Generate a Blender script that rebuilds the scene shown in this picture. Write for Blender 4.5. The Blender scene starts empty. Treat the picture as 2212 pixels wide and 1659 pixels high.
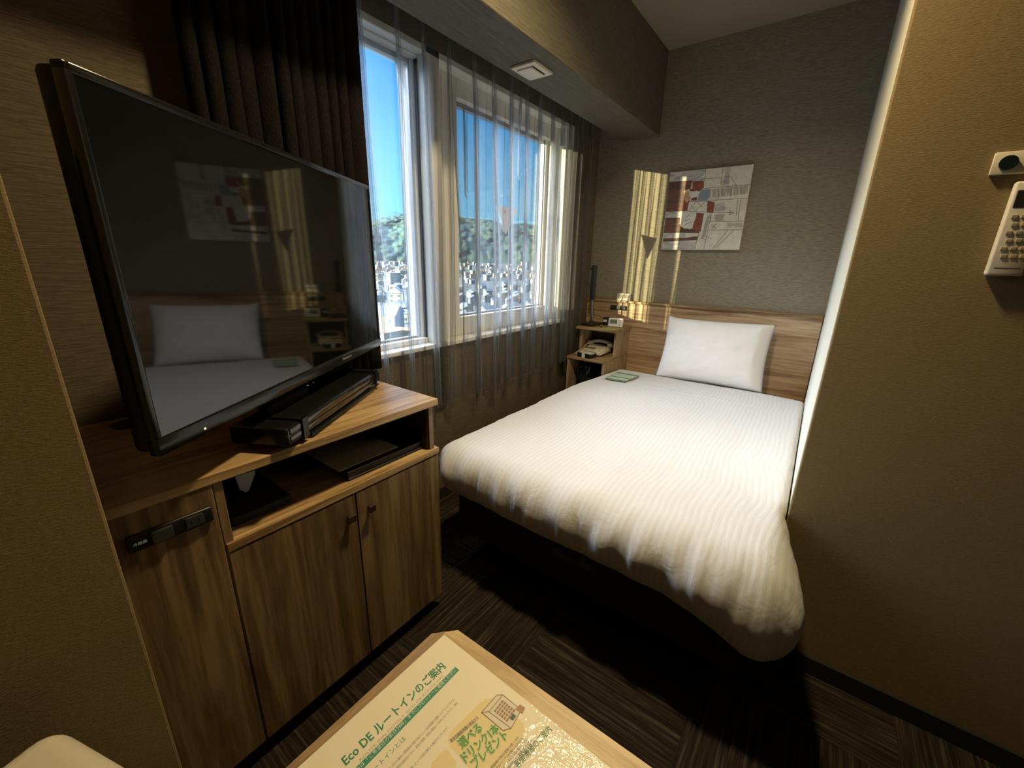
import bpy, bmesh, math, random
from mathutils import Vector, Matrix, noise
random.seed(7)
S = bpy.context.scene
C = S.collection
# ------------------------------------------------------------------ camera
FPX, CX, CY = 890.13, 1106.0, 829.5
RGT = Vector((0.59658466, -0.80227838, 0.02088429))
DWN = Vector((-0.22027253, -0.18870967, -0.95701028))
FWD = Vector((0.77172971, 0.56633741, -0.28930118))
CAM = Vector((0, 0, 1.3))
cd = bpy.data.cameras.new('camera'); cam = bpy.data.objects.new('camera', cd); C.objects.link(cam)
cd.sensor_fit = 'HORIZONTAL'; cd.sensor_width = 36; cd.lens = FPX / 2212 * 36; cd.clip_start = .02; cd.clip_end = 9000
m3 = Matrix((RGT, -DWN, -FWD)).transposed()
cam.matrix_world = Matrix.Translation(CAM) @ m3.to_4x4()
S.camera = cam
S.view_settings.view_transform = 'Standard'; S.view_settings.look = 'None'
S.view_settings.exposure = 0; S.view_settings.gamma = 1; S.view_settings.use_curve_mapping = False
S.cycles.max_bounces = 10; S.cycles.transparent_max_bounces = 24; S.cycles.diffuse_bounces = 5
S.cycles.sample_clamp_indirect = 6
S.cycles.caustics_reflective = False; S.cycles.caustics_refractive = False

def ray(u, v):
    return RGT * ((u - CX) / FPX) + DWN * ((v - CY) / FPX) + FWD
def at(u, v, ax, val):
    d = ray(u, v); return CAM + d * ((val - CAM[ax]) / d[ax])

# ------------------------------------------------------------------ node helpers
def lin(r, g, b):
    f = lambda c: (c / 255 / 12.92) if c <= 10 else ((c / 255 + .055) / 1.055) ** 2.4
    return (f(r), f(g), f(b), 1)
class N:
    def __init__(s, tree): s.t = tree; s.n = tree.nodes; s.l = tree.links
    def new(s, typ, **kw):
        n = s.n.new(typ)
        for k, v in kw.items():
            if k == 'inp':
                for i, val in v.items(): s.set(n, i, val)
            else: setattr(n, k, v)
        return n
    def set(s, n, i, val):
        if isinstance(val, bpy.types.NodeSocket): s.l.new(val, n.inputs[i])
        else: n.inputs[i].default_value = val
    def math(s, op, a, b=0.0, c=0.0, clamp=False):
        n = s.new('ShaderNodeMath', operation=op, use_clamp=clamp, inp={0: a, 1: b, 2: c}); return n.outputs[0]
    def mix(s, f, a, b, bt='MIX'):
        n = s.new('ShaderNodeMix', data_type='RGBA', blend_type=bt); s.set(n, 0, f); s.set(n, 6, a); s.set(n, 7, b); return n.outputs[2]
    def pos(s): return s.new('ShaderNodeNewGeometry').outputs['Position']
    def mapping(s, v, sc=(1, 1, 1), rot=(0, 0, 0), loc=(0, 0, 0)):
        return s.new('ShaderNodeMapping', inp={0: v, 1: loc, 2: rot, 3: sc}).outputs[0]
    def noise(s, v, scale=5, detail=3, rough=.5, dist=0):
        return s.new('ShaderNodeTexNoise', inp={'Vector': v, 'Scale': scale, 'Detail': detail, 'Roughness': rough, 'Distortion': dist}).outputs[0]
    def ramp(s, f, stops):
        n = s.new('ShaderNodeValToRGB'); s.set(n, 0, f); e = n.color_ramp.elements
        while len(e) < len(stops): e.new(.5)
        for i, (p, c) in enumerate(stops): e[i].position = p; e[i].color = c
        return n.outputs[0]
    def bump(s, h, st=.3, d=.01):
        return s.new('ShaderNodeBump', inp={'Height': h, 'Strength': st, 'Distance': d}).outputs[0]
def mat(name):
    m = bpy.data.materials.new(name); m.use_nodes = True; n = N(m.node_tree); b = n.n['Principled BSDF']; return m, n, b
def plain(name, col, rough=.5, metal=0, spec=.5, coat=0, emis=None, estr=0, nz=0):
    m, n, b = mat(name)
    b.inputs['Base Color'].default_value = col; b.inputs['Roughness'].default_value = rough
    b.inputs['Metallic'].default_value = metal; b.inputs['Specular IOR Level'].default_value = spec; b.inputs['Coat Weight'].default_value = coat
    if emis: b.inputs['Emission Color'].default_value = emis; b.inputs['Emission Strength'].default_value = estr
    if nz:
        f = n.noise(n.pos(), nz, 3); c2 = tuple(x * .8 for x in col[:3]) + (1,)
        n.set(b, 'Base Color', n.mix(f, c2, col))
    return m

# ------------------------------------------------------------------ world: clear blue sky
w = bpy.data.worlds.new('world'); S.world = w; w.use_nodes = True; wn = N(w.node_tree)
bg = wn.n['Background']
tc = wn.new('ShaderNodeTexCoord').outputs['Generated']
sep = wn.new('ShaderNodeSeparateXYZ', inp={0: tc})
z = sep.outputs[2]
sky = wn.ramp(z, [(0, (.40, .78, 1.0, 1)), (.10, (.24, .66, 1.0, 1)), (.30, (.085, .40, .88, 1)), (1, (.05, .25, .70, 1))])
cl = wn.noise(wn.mapping(tc, (1, 1, 2.6), loc=(3.1, .4, 0)), 5.5, 6, .62)
cm = wn.math('MULTIPLY', wn.ramp(cl, [(.60, (0, 0, 0, 1)), (.80, (.6, .6, .6, 1))]), wn.ramp(z, [(0, (.2, .2, .2, 1)), (.1, (.9, .9, .9, 1)), (.3, (.4, .4, .4, 1)), (.5, (0, 0, 0, 1))]))
wn.l.new(wn.mix(cm, sky, (.50, .62, .72, 1)), bg.inputs[0]); bg.inputs[1].default_value = 1.85

# ------------------------------------------------------------------ lights
def sun(name, d, e, col, ang):
    l = bpy.data.lights.new(name, 'SUN'); l.energy = e; l.color = col; l.angle = math.radians(ang)
    o = bpy.data.objects.new(name, l); C.objects.link(o); o.rotation_euler = Vector(d).to_track_quat('-Z', 'Y').to_euler(); return o
SUN_DIR = (1.75, -1, -.225)
sun('sun', SUN_DIR, 56, (1, .85, .44), .4)
sun('sky_fill', (.10, -1, -1.15), 38.0, (.78, .87, 1), 74)  # wide sun lamp added to brighten the room beyond the world's sky

# ------------------------------------------------------------------ mesh helpers
class MB:
    def __init__(s): s.b = bmesh.new(); s.mi = 0
    def box(s, x0, x1, y0, y1, z0, z1, bev=0, seg=2, M=None):
        r = bmesh.ops.create_cube(s.b, size=1)
        vs = r['verts']
        for v in vs:
            v.co = Vector((x0 + (v.co.x + .5) * (x1 - x0), y0 + (v.co.y + .5) * (y1 - y0), z0 + (v.co.z + .5) * (z1 - z0)))
        fs = set(f for v in vs for f in v.link_faces)
        if bev:
            es = list(set(e for v in vs for e in v.link_edges))
            r = bmesh.ops.bevel(s.b, geom=es, offset=bev, segments=seg, profile=.5, affect='EDGES')
            fs = set(f for f in r['faces']) | set(f for f in fs if f.is_valid)
            vs = list(set(v for f in fs for v in f.verts))
        for f in fs: f.material_index = s.mi
        if M is not None:
            for v in vs: v.co = M @ v.co
        return s
    def cyl(s, c, r, h, ax=2, seg=24, r2=None, M=None):
        q = bmesh.ops.create_cone(s.b, cap_ends=True, segments=seg, radius1=r, radius2=r if r2 is None else r2, depth=h)
        R = Matrix.Identity(4)
        if ax == 0: R = Matrix.Rotation(math.pi / 2, 4, 'Y')
        if ax == 1: R = Matrix.Rotation(-math.pi / 2, 4, 'X')
        T = Matrix.Translation(c) @ R
        if M is not None: T = M @ T
        fs = set()
        for v in q['verts']: v.co = T @ v.co; fs |= set(v.link_faces)
        for f in fs: f.material_index = s.mi
        return s
    def tube(s, pts, r, seg=8):
        pts = [Vector(p) for p in pts]; rings = []
        for i, p in enumerate(pts):
            d = (pts[min(i + 1, len(pts) - 1)] - pts[max(i - 1, 0)]).normalized()
            a = d.orthogonal().normalized() if i == 0 else (a - d * a.dot(d)).normalized()
            b = d.cross(a)
            rings.append([s.b.verts.new(p + (a * math.cos(t) + b * math.sin(t)) * r) for t in [2 * math.pi * k / seg for k in range(seg)]])
        for A, B in zip(rings, rings[1:]):
            for k in range(seg):
                f = s.b.faces.new((A[k], A[(k + 1) % seg], B[(k + 1) % seg], B[k])); f.material_index = s.mi
        for A in (rings[0][::-1], rings[-1]): s.b.faces.new(A).material_index = s.mi
        return s
    def poly(s, pts):
        f = s.b.faces.new([s.b.verts.new(p) for p in pts]); f.material_index = s.mi; return s
    def prism(s, pts, d):
        d = Vector(d); pts = [Vector(p) for p in pts]
        A = [s.b.verts.new(p) for p in pts]; B = [s.b.verts.new(p + d) for p in pts]; n = len(pts)
        fs = [s.b.faces.new(A[::-1]), s.b.faces.new(B)] + [s.b.faces.new((A[i], A[(i + 1) % n], B[(i + 1) % n], B[i])) for i in range(n)]
        for f in fs: f.material_index = s.mi
        return s
    def grid(s, P, wrap=False):
        V = [[s.b.verts.new(p) for p in row] for row in P]
        for i in range(len(V) - 1):
            n = len(V[i])
            for j in range(n if wrap else n - 1):
                f = s.b.faces.new((V[i][j], V[i][(j + 1) % n], V[i + 1][(j + 1) % n], V[i + 1][j])); f.material_index = s.mi
        return s
MW = {}
def prop(o, label=None, cat=None, group=None, kind=None):
    if label: o['label'] = label
    if cat: o['category'] = cat
    if group: o['group'] = group
    if kind: o['kind'] = kind
    return o
def obj(name, mb, mats, parent=None, smooth=False, local=False, label=None, cat=None, group=None, kind=None, mods=None):
    b = mb.b if isinstance(mb, MB) else mb
    bmesh.ops.recalc_face_normals(b, faces=b.faces[:])
    me = bpy.data.meshes.new(name); b.to_mesh(me); b.free()
    for m in (mats if isinstance(mats, (list, tuple)) else [mats]): me.materials.append(m)
    o = bpy.data.objects.new(name, me); C.objects.link(o)
    if smooth:
        me.polygons.foreach_set('use_smooth', [True] * len(me.polygons))
        if smooth != 'all': me.set_sharp_from_angle(angle=math.radians(40))
    if parent is not None:
        o.parent = parent
        if not local: me.transform(MW[parent.name].inverted())
        MW[o.name] = MW[parent.name].copy()
    else: MW[o.name] = Matrix.Identity(4)
    return prop(o, label, cat, group, kind)
def rebase(o):
    """put a top-level mesh's origin at its own base"""
    me = o.data; xs = [v.co for v in me.vertices]
    c = Vector(((min(v.x for v in xs) + max(v.x for v in xs)) / 2, (min(v.y for v in xs) + max(v.y for v in xs)) / 2, min(v.z for v in xs)))
    me.transform(Matrix.Translation(-c)); o.location = c; MW[o.name] = Matrix.Translation(c); return o
def thing(name, loc, label, cat, rz=0, group=None):
    o = bpy.data.objects.new(name, None); C.objects.link(o); o.location = loc; o.rotation_euler = (0, 0, rz); o.empty_display_size = .05
    MW[o.name] = Matrix.Translation(loc) @ Matrix.Rotation(rz, 4, 'Z')
    return prop(o, label, cat, group)
def struct(name, mb, mats, **kw): return obj(name, mb, mats, kind='structure', **kw)
def text(name, body, org, ux, uy, size, m, parent, width=None, off=.00025, align='LEFT', fat=0, space=1, label=None):
    """raised lettering: org = start of baseline, ux reading direction, uy up"""
    cu = bpy.data.curves.new(name, 'FONT'); cu.body = body; cu.size = size; cu.resolution_u = 2; cu.align_x = align; cu.space_character = space
    t = bpy.data.objects.new('tmp_text', cu); C.objects.link(t)
    me = bpy.data.meshes.new_from_object(t, depsgraph=bpy.context.evaluated_depsgraph_get())
    bpy.data.objects.remove(t); bpy.data.curves.remove(cu)
    ux = Vector(ux).normalized(); uy = Vector(uy); uy = (uy - ux * uy.dot(ux)).normalized(); uz = ux.cross(uy)
    if width and len(me.vertices):
        xs = [v.co.x for v in me.vertices]; k = width / max(1e-6, max(xs) - min(xs)); me.transform(Matrix.Diagonal((k, 1, 1, 1)))
    M = Matrix((ux, uy, uz)).transposed().to_4x4(); M.translation = Vector(org) + uz * off
    if fat:      # thicken the strokes with shifted copies, no glyph distortion
        b0 = bmesh.new(); b0.from_mesh(me); b1 = bmesh.new()
        for k in range(8):
            b2 = me.copy(); b2.transform(Matrix.Translation((fat * math.cos(k * math.pi / 4), fat * math.sin(k * math.pi / 4), .00001 * k))); b1.from_mesh(b2); bpy.data.meshes.remove(b2)
        b0.free(); b1.to_mesh(me); b1.free()
    me.transform(MW[parent.name].inverted() @ M)
    me.materials.clear(); me.materials.append(m); me.name = name
    o = bpy.data.objects.new(name, me); C.objects.link(o); o.parent = parent; MW[o.name] = MW[parent.name].copy()
    if label: o['label'] = label
    return o

# ------------------------------------------------------------------ materials
def wallpaper(name, c1, c2, scl, bs=.35):
    m, n, b = mat(name); p = n.pos()
    f = n.noise(n.mapping(p, scl), 1, 4, .65, .3)
    g = n.noise(p, 900, 2)
    h = n.math('ADD', n.math('MULTIPLY', f, .8), n.math('MULTIPLY', g, .2))
    n.set(b, 'Base Color', n.ramp(f, [(.34, c1), (.68, c2)])); b.inputs['Roughness'].default_value = .75; b.inputs['Specular IOR Level'].default_value = .25
    n.set(b, 'Normal', n.bump(h, bs, .004)); return m
W1, W2 = (.12, .10, .070, 1), (.23, .20, .15, 1)
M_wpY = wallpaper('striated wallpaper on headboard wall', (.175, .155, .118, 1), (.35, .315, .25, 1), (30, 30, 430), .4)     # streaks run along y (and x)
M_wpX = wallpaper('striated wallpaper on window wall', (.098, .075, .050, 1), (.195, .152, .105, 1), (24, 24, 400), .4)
M_wpB = wallpaper('fine beige wallpaper', (.21, .152, .072, 1), (.275, .203, .104, 1), (120, 120, 420), .35)
M_wpW = wallpaper('pale wallpaper', (.60, .57, .48, 1), (.68, .65, .56, 1), (200, 200, 300), .1)
M_soffit = wallpaper('ribbed fabric wallpaper', (.095, .083, .062, 1), (.17, .15, .115, 1), (9, 260, 260), .35)
M_ceil = wallpaper('ceiling paper', (.30, .265, .20, 1), (.34, .30, .23, 1), (300, 300, 300), .15)
def wood(name, scl, dark, mid, light, rough=.38, seed=0, dist=1.0):
    m, n, b = mat(name); p = n.mapping(n.pos(), scl, loc=(seed, seed * 1.7, seed * .6))
    big = n.noise(p, 1, 3, .55, dist)
    fine = n.noise(n.mapping(p, (4.5, 4.5, 4.5)), 1, 4, .7)
    f = n.math('ADD', n.math('MULTIPLY', big, .66), n.math('MULTIPLY', fine, .34))
    n.set(b, 'Base Color', n.ramp(f, [(.39, dark), (.50, mid), (.61, light)])); b.inputs['Roughness'].default_value = rough
    n.set(b, 'Normal', n.bump(fine, .12, .002)); return m
WD, WM_, WL = (.16, .095, .042, 1), (.29, .19, .09, 1), (.42, .295, .16, 1)
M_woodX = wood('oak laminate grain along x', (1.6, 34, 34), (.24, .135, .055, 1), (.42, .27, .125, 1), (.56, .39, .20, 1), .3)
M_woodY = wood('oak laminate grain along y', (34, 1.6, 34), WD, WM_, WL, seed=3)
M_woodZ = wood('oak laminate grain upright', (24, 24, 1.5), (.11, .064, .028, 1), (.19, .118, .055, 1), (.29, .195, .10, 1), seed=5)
M_woodE = wood('oak laminate edge band', (8, 40, 40), (.24, .15, .08, 1), (.30, .195, .105, 1), (.36, .24, .135, 1), seed=9)
M_head = wood('headboard laminate grain along y', (30, 1.3, 30), (.27, .165, .095, 1), (.46, .315, .20, 1), (.62, .46, .31, 1), seed=2)
M_tab = wood('pale table laminate', (60, 5, 40), (.46, .31, .15, 1), (.56, .39, .20, 1), (.66, .49, .27, 1), .4, 4)
M_tabX = wood('pale table laminate band', (5, 60, 40), (.25, .15, .075, 1), (.32, .20, .10, 1), (.40, .26, .14, 1), .4, 6)
M_night = wood('nightstand laminate', (20, 20, 3), (.27, .18, .10, 1), (.38, .265, .155, 1), (.47, .34, .21, 1), seed=8)
def carpet():
    m, n, b = mat('carpet tiles'); p = n.pos(); s = n.new('ShaderNodeSeparateXYZ', inp={0: p})
    cx_ = n.math('FLOOR', n.math('DIVIDE', n.math('SUBTRACT', s.outputs[0], .72), .5)); cy_ = n.math('FLOOR', n.math('DIVIDE', n.math('SUBTRACT', s.outputs[1], .59), .5))
    par = n.math('MODULO', n.math('ADD', n.math('ADD', cx_, cy_), 100), 2)
    a = n.noise(n.mapping(p, (3, 95, 1)), 1, 3, .7); c = n.noise(n.mapping(p, (95, 3, 1)), 1, 3, .7)
    f = n.new('ShaderNodeMix', data_type='FLOAT'); n.set(f, 0, par); n.set(f, 2, a); n.set(f, 3, c); f = f.outputs[0]
    fz = n.noise(p, 700, 2)
    n.set(b, 'Base Color', n.ramp(f, [(.40, (.020, .015, .011, 1)), (.55, (.040, .031, .022, 1)), (.62, (.075, .06, .042, 1)), (.70, (.085, .07, .05, 1))]))
    b.inputs['Roughness'].default_value = 1; b.inputs['Specular IOR Level'].default_value = .05
    n.set(b, 'Normal', n.bump(n.math('ADD', f, n.math('MULTIPLY', fz, .6)), .8, .006)); return m
M_carpet = carpet()
M_white = plain('white painted frame', (.88, .87, .83, 1), .4, nz=3)
M_frameD = plain('grey aluminium sash edge', (.30, .29, .29, 1), .4, .3)
M_black = plain('black plastic', (.012, .012, .013, 1), .35)
M_blackm = plain('matt black', (.013, .012, .012, 1), .8, nz=40)
M_gloss = plain('gloss black plastic', (.008, .008, .008, 1), .16, spec=.35)
M_screen = plain('tv screen glass', (.004, .0045, .0045, 1), .04, spec=.75, coat=.0)
M_charcoal = plain('charcoal bed base fabric', (.022, .023, .021, 1), .95, nz=60)
M_silver = plain('brushed silver', (.5, .5, .52, 1), .3, 1)
M_knob = plain('dark bronze knob', (.16, .11, .075, 1), .25, .8)
M_plastW = plain('cream plastic', (.76, .68, .53, 1), .42, nz=4)
M_plastI = plain('ivory plastic', (.70, .64, .52, 1), .4)
M_dark = plain('dark slot', (.01, .01, .01, 1), .7)
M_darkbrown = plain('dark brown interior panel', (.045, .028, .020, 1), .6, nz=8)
M_lcd = plain('grey lcd', (.25, .28, .25, 1), .2)
M_lcdd = plain('lcd digits', (.05, .06, .06, 1), .5)
def linen(name, base, stripe=None, per=.02):
    m, n, b = mat(name); p = n.pos()
    b.inputs['Roughness'].default_value = .85; b.inputs['Specular IOR Level'].default_value = .15; b.inputs['Sheen Weight'].default_value = .15
    wv = n.noise(p, 1400, 2)
    sm = n.noise(n.mapping(p, (5, 14, 14)), 1, 3, .6, .5); h = n.math('ADD', n.math('MULTIPLY', wv, .12), sm)
    if stripe:
        s = n.new('ShaderNodeSeparateXYZ', inp={0: p}); wob = n.math('MULTIPLY', n.math('SUBTRACT', n.noise(n.mapping(p, (2.2, 1, 1)), 1, 2), .5), .09)
        y = n.math('ADD', s.outputs[1], wob)
        f = n.math('PINGPONG', y, per / 2); f = n.math('DIVIDE', f, per / 2)
        st = n.ramp(f, [(.35, (0, 0, 0, 1)), (.62, (1, 1, 1, 1))])
        n.set(b, 'Base Color', n.mix(st, base, stripe)); h = n.math('ADD', h, n.math('MULTIPLY', st, .06))
    else: b.inputs['Base Color'].default_value = base
    n.set(b, 'Normal', n.bump(h, .45, .012)); return m
M_duvet = linen('white sateen striped duvet cover', (.68, .67, .675, 1), (.635, .625, .635, 1))
M_pillow = linen('white cotton pillowcase', (.88, .88, .90, 1))
M_sheet = linen('white bed sheet', (.78, .76, .75, 1))
M_paper = plain('white paper', (.75, .74, .70, 1), .7)
def fabric_curtain():
    m, n, b = mat('dark brown woven curtain'); p = n.pos()
    f = n.noise(n.mapping(p, (300, 300, 130)), 1, 2)
    n.set(b, 'Base Color', n.ramp(f, [(.35, (.006, .0046, .0050, 1)), (.65, (.015, .0115, .0120, 1))])); b.inputs['Roughness'].default_value = .95
    b.inputs['Specular IOR Level'].default_value = .1
    n.set(b, 'Normal', n.bump(f, .5, .003)); return m
M_drape = fabric_curtain()
def sheer():
    m = bpy.data.materials.new('grey sheer voile'); m.use_nodes = True; n = N(m.node_tree); n.n.clear()
    out = n.new('ShaderNodeOutputMaterial')
    # open weave: the more edge-on a ray meets it, the less passes between the threads
    fac = n.new('ShaderNodeLayerWeight', inp={0: .5}).outputs['Facing']
    cs = n.math('MAXIMUM', n.math('SUBTRACT', 1, fac), .05)
    wv = n.noise(n.mapping(n.pos(), (60, 60, 500)), 1, 2)
    cov = n.math('MULTIPLY', n.math('DIVIDE', .135, cs), n.math('ADD', .85, n.math('MULTIPLY', wv, .3)), clamp=True)
    cov = n.math('MINIMUM', cov, .92)
    d = n.new('ShaderNodeBsdfDiffuse', inp={0: (.19, .195, .21, 1)}); t = n.new('ShaderNodeBsdfTranslucent', inp={0: (.42, .435, .46, 1)})
    th = n.new('ShaderNodeMixShader', inp={0: .5}); n.l.new(d.outputs[0], th.inputs[1]); n.l.new(t.outputs[0], th.inputs[2])
    tr = n.new('ShaderNodeBsdfTransparent')
    mx = n.new('ShaderNodeMixShader'); n.set(mx, 0, cov); n.l.new(tr.outputs[0], mx.inputs[1]); n.l.new(th.outputs[0], mx.inputs[2])
    n.l.new(mx.outputs[0], out.inputs[0]); return m
M_sheer = sheer()
def glass():
    m = bpy.data.materials.new('window glass'); m.use_nodes = True; n = N(m.node_tree); n.n.clear(); out = n.new('ShaderNodeOutputMaterial')
    fr = n.new('ShaderNodeFresnel', inp={0: 1.45}).outputs[0]
    g = n.new('ShaderNodeBsdfGlossy', inp={0: (1, 1, 1, 1), 1: .0}); t = n.new('ShaderNodeBsdfTransparent', inp={0: (.96, .98, .98, 1)})
    mx = n.new('ShaderNodeMixShader'); n.set(mx, 0, n.math('MULTIPLY', fr, .8)); n.l.new(t.outputs[0], mx.inputs[1]); n.l.new(g.outputs[0], mx.inputs[2]); n.l.new(mx.outputs[0], out.inputs[0]); return m
M_glass = glass()
M_sunblock = plain('pale sun blocker', (.3, .29, .27, 1), .8, nz=4)

# ------------------------------------------------------------------ room shell
XH, YW, ZC = 3.09, 1.52, 2.595          # headboard wall, window wall, ceiling
XP = 1.444                              # partition face
YP, YS = -.041, -.028                   # side wall of the alcove (at the partition, at the headboard)
SZ, SY0, SY1 = 2.11, 1.085, 1.345       # soffit underside and its two faces
struct('floor', MB().box(-2.2, 3.3, -3, 1.75, -.05, 0), M_carpet)
struct('ceiling', MB().box(-2.2, 3.3, -3, 1.75, ZC, ZC + .05), M_ceil)
struct('wall_headboard', MB().box(XH, XH + .1, -.5, 1.75, 0, ZC), M_wpY)
OX0, OX1, OZ0, OZ1 = .62, 2.70, .868, 2.142
wb = MB(); wb.box(.0, XH, YW, YW + .17, 0, OZ0); wb.box(.0, XH, YW, YW + .17, OZ1, ZC); wb.box(.0, OX0, YW, YW + .17, OZ0, OZ1); wb.box(OX1, XH, YW, YW + .17, OZ0, OZ1)
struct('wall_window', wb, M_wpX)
struct('wall_side', MB().prism([(XP + .02, YP, 0), (XH, YS, 0), (XH, YS - .1, 0), (XP + .02, YP - .1, 0)], (0, 0, ZC)), M_wpW)
struct('wall_partition', MB().box(XP, XP + .06, -3, YP + .0005, 0, ZC, .004, 2), M_wpB)
struct('baseboard_partition', MB().box(XP - .010, XP + .001, -3, YP - .002, 0, .064, .002, 1), M_blackm)
struct('wall_left', MB().box(-2.2, .0695, .80, 1.69, 0, ZC, .004, 2), M_wpB)
struct('wall_back', MB().box(-2.2, XP + .06, -3.0, -2.9, 0, ZC), M_wpB)
struct('wall_entry', MB().box(-2.3, -2.2, -3, .85, 0, ZC), M_wpB)
struct('trim_1', MB().box(.0775, XH, SY0, SY1, SZ, ZC, .003, 1), M_soffit)      # the boxed-in beam
struct('baseboard_window', MB().box(.9, 2.6, YW - .008, YW + .001, 0, .064), M_blackm)

# white pier between the windows, window sill, head board above
struct('trim_2', MB().box(1.405, 1.487, YW - .004, 1.70, OZ0 + .02, OZ1, .003, 1), M_white)
struct('trim_3', MB().box(OX0, OX1, 1.498, 1.70, OZ0, .890, .004, 2), M_white)
struct('trim_4', MB().box(OX0, OX1, YW - .004, 1.70, 2.115, OZ1, .003, 1).box(2.60, OX1, YW - .004, 1.70, .89, 2.115, .003, 1), M_white)
def window(name, x0, x1, z0, z1, yg, gx0, gx1, gz0, gz1, lip):
    """x0..z1 opening, g* glass"""
    f = MB(); y0 = yg - .05; y1 = yg + .035
    f.box(x0, gx0, y0, y1, z0, z1, .003, 1); f.box(gx1, x1, y0, y1, z0, z1, .003, 1)
    f.box(gx0, gx1, y0, y1, z0, gz0, .003, 1); f.box(gx0, gx1, y0, y1, gz1, z1, .003, 1)
    # sash step nearer the glass
    f.box(gx0, gx0 + lip, yg - .022, yg + .02, gz0, gz1, .002, 1); f.box(gx1 - lip, gx1, yg - .022, yg + .02, gz0, gz1, .002, 1)
    fr = struct(name, f, M_white)
    g = MB(); a = lip; e = .009
    g.box(gx0 + a, gx1 - a, yg - .012, yg + .012, gz1 - e * 2.2, gz1); g.box(gx0 + a, gx1 - a, yg - .012, yg + .012, gz0, gz0 + e)
    g.box(gx0 + a, gx0 + a + e, yg - .012, yg + .012, gz0, gz1); g.box(gx1 - a - e, gx1 - a, yg - .012, yg + .012, gz0, gz1)
    obj('gasket', g, M_frameD, fr)
    obj('pane', MB().box(gx0 + a, gx1 - a, yg - .002, yg + .002, gz0, gz1), M_glass, fr)
    return fr
window('window_1', OX0, 1.405, .89, 2.115, 1.612, .70, 1.412, .915, 2.105, .022)
window('window_2', 1.487, 2.60, .89, 2.115, 1.632, 1.66, 2.535, .990, 2.035, .026)
# emergency-entry triangle stuck on the right pane
tp = [at(u, v, 1, 1.628) for u, v in ((1073, 443.5), (1118, 451), (1093, 507))]
tri = thing('triangle_sticker', tp[2], 'pinkish upside-down triangle sticker on the right window pane', 'sticker')
ms_, n_, b_ = mat('translucent sticker back'); b_.inputs['Base Color'].default_value = (.75, .69, .66, 1)
tl_ = n_.new('ShaderNodeBsdfTranslucent', inp={0: (.12, .108, .105, 1)}); mx_ = n_.new('ShaderNodeMixShader', inp={0: .6}); n_.l.new(b_.outputs[0], mx_.inputs[1]); n_.l.new(tl_.outputs[0], mx_.inputs[2]); n_.l.new(mx_.outputs[0], n_.n['Material Output'].inputs[0])
obj('sticker_sheet', MB().poly(tp), ms_, tri)
text('red_mark', '消防', at(1084.5, 459, 1, 1.6268), (1, 0, 0), (0, 0, 1), .019, plain('faded red print', (.42, .08, .06, 1), .6), tri)
# curtain track
tk = MB(); tk.box(.12, 2.98, 1.415, 1.435, 2.30, 2.32); tk.box(.12, 2.98, 1.465, 1.485, 2.30, 2.32)
obj('curtain_track', tk, M_plastI, label='double curtain track in the slot above the window', cat='curtain track')

# unseen blockers added outside: they cut the sun and shape its patch indoors
struct('sun_block_wall', MB().box(-4, -.675, 1.75, 3.0, -27, 3.4), M_sunblock)
struct('sun_block_fin', MB().box(-.615, -.405, 2.985, 3.005, -27, 3.4), M_sunblock)
# ------------------------------------------------------------------ curtains
def drape():
    P = []; n = 260; x0, x1 = .49, 1.012
    for k in range(25):
        z_ = .856 + (2.30 - .856) * k / 24; row = []
        for i in range(n + 1):
            t = i / n; x = x0 + (x1 - x0) * t
            ph = t * 2 * math.pi * 12 + 1.3 * math.sin(t * 9) + .6 * math.sin(t * 23) + .25 * noise.noise((t * 6, z_ * .6, 0))
            s_ = math.sin(ph); y = 1.432 + (.013 + .006 * math.sin(t * 17)) * s_ + .006 * noise.noise((t * 30, z_ * 1.5, 3))
            y -= .006 * math.exp(-((t - 1) / .04) ** 2)
            row.append((x + .012 * math.cos(ph) * .8, y, z_))
        P.append(row)
    o = obj('blackout_curtain', MB().grid(P), M_drape, smooth='all', label='dark brown pleated blackout curtain drawn to the left of the window', cat='curtain')
    m = o.modifiers.new('thickness', 'SOLIDIFY'); m.thickness = .0015
    return o
rebase(drape())
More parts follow.
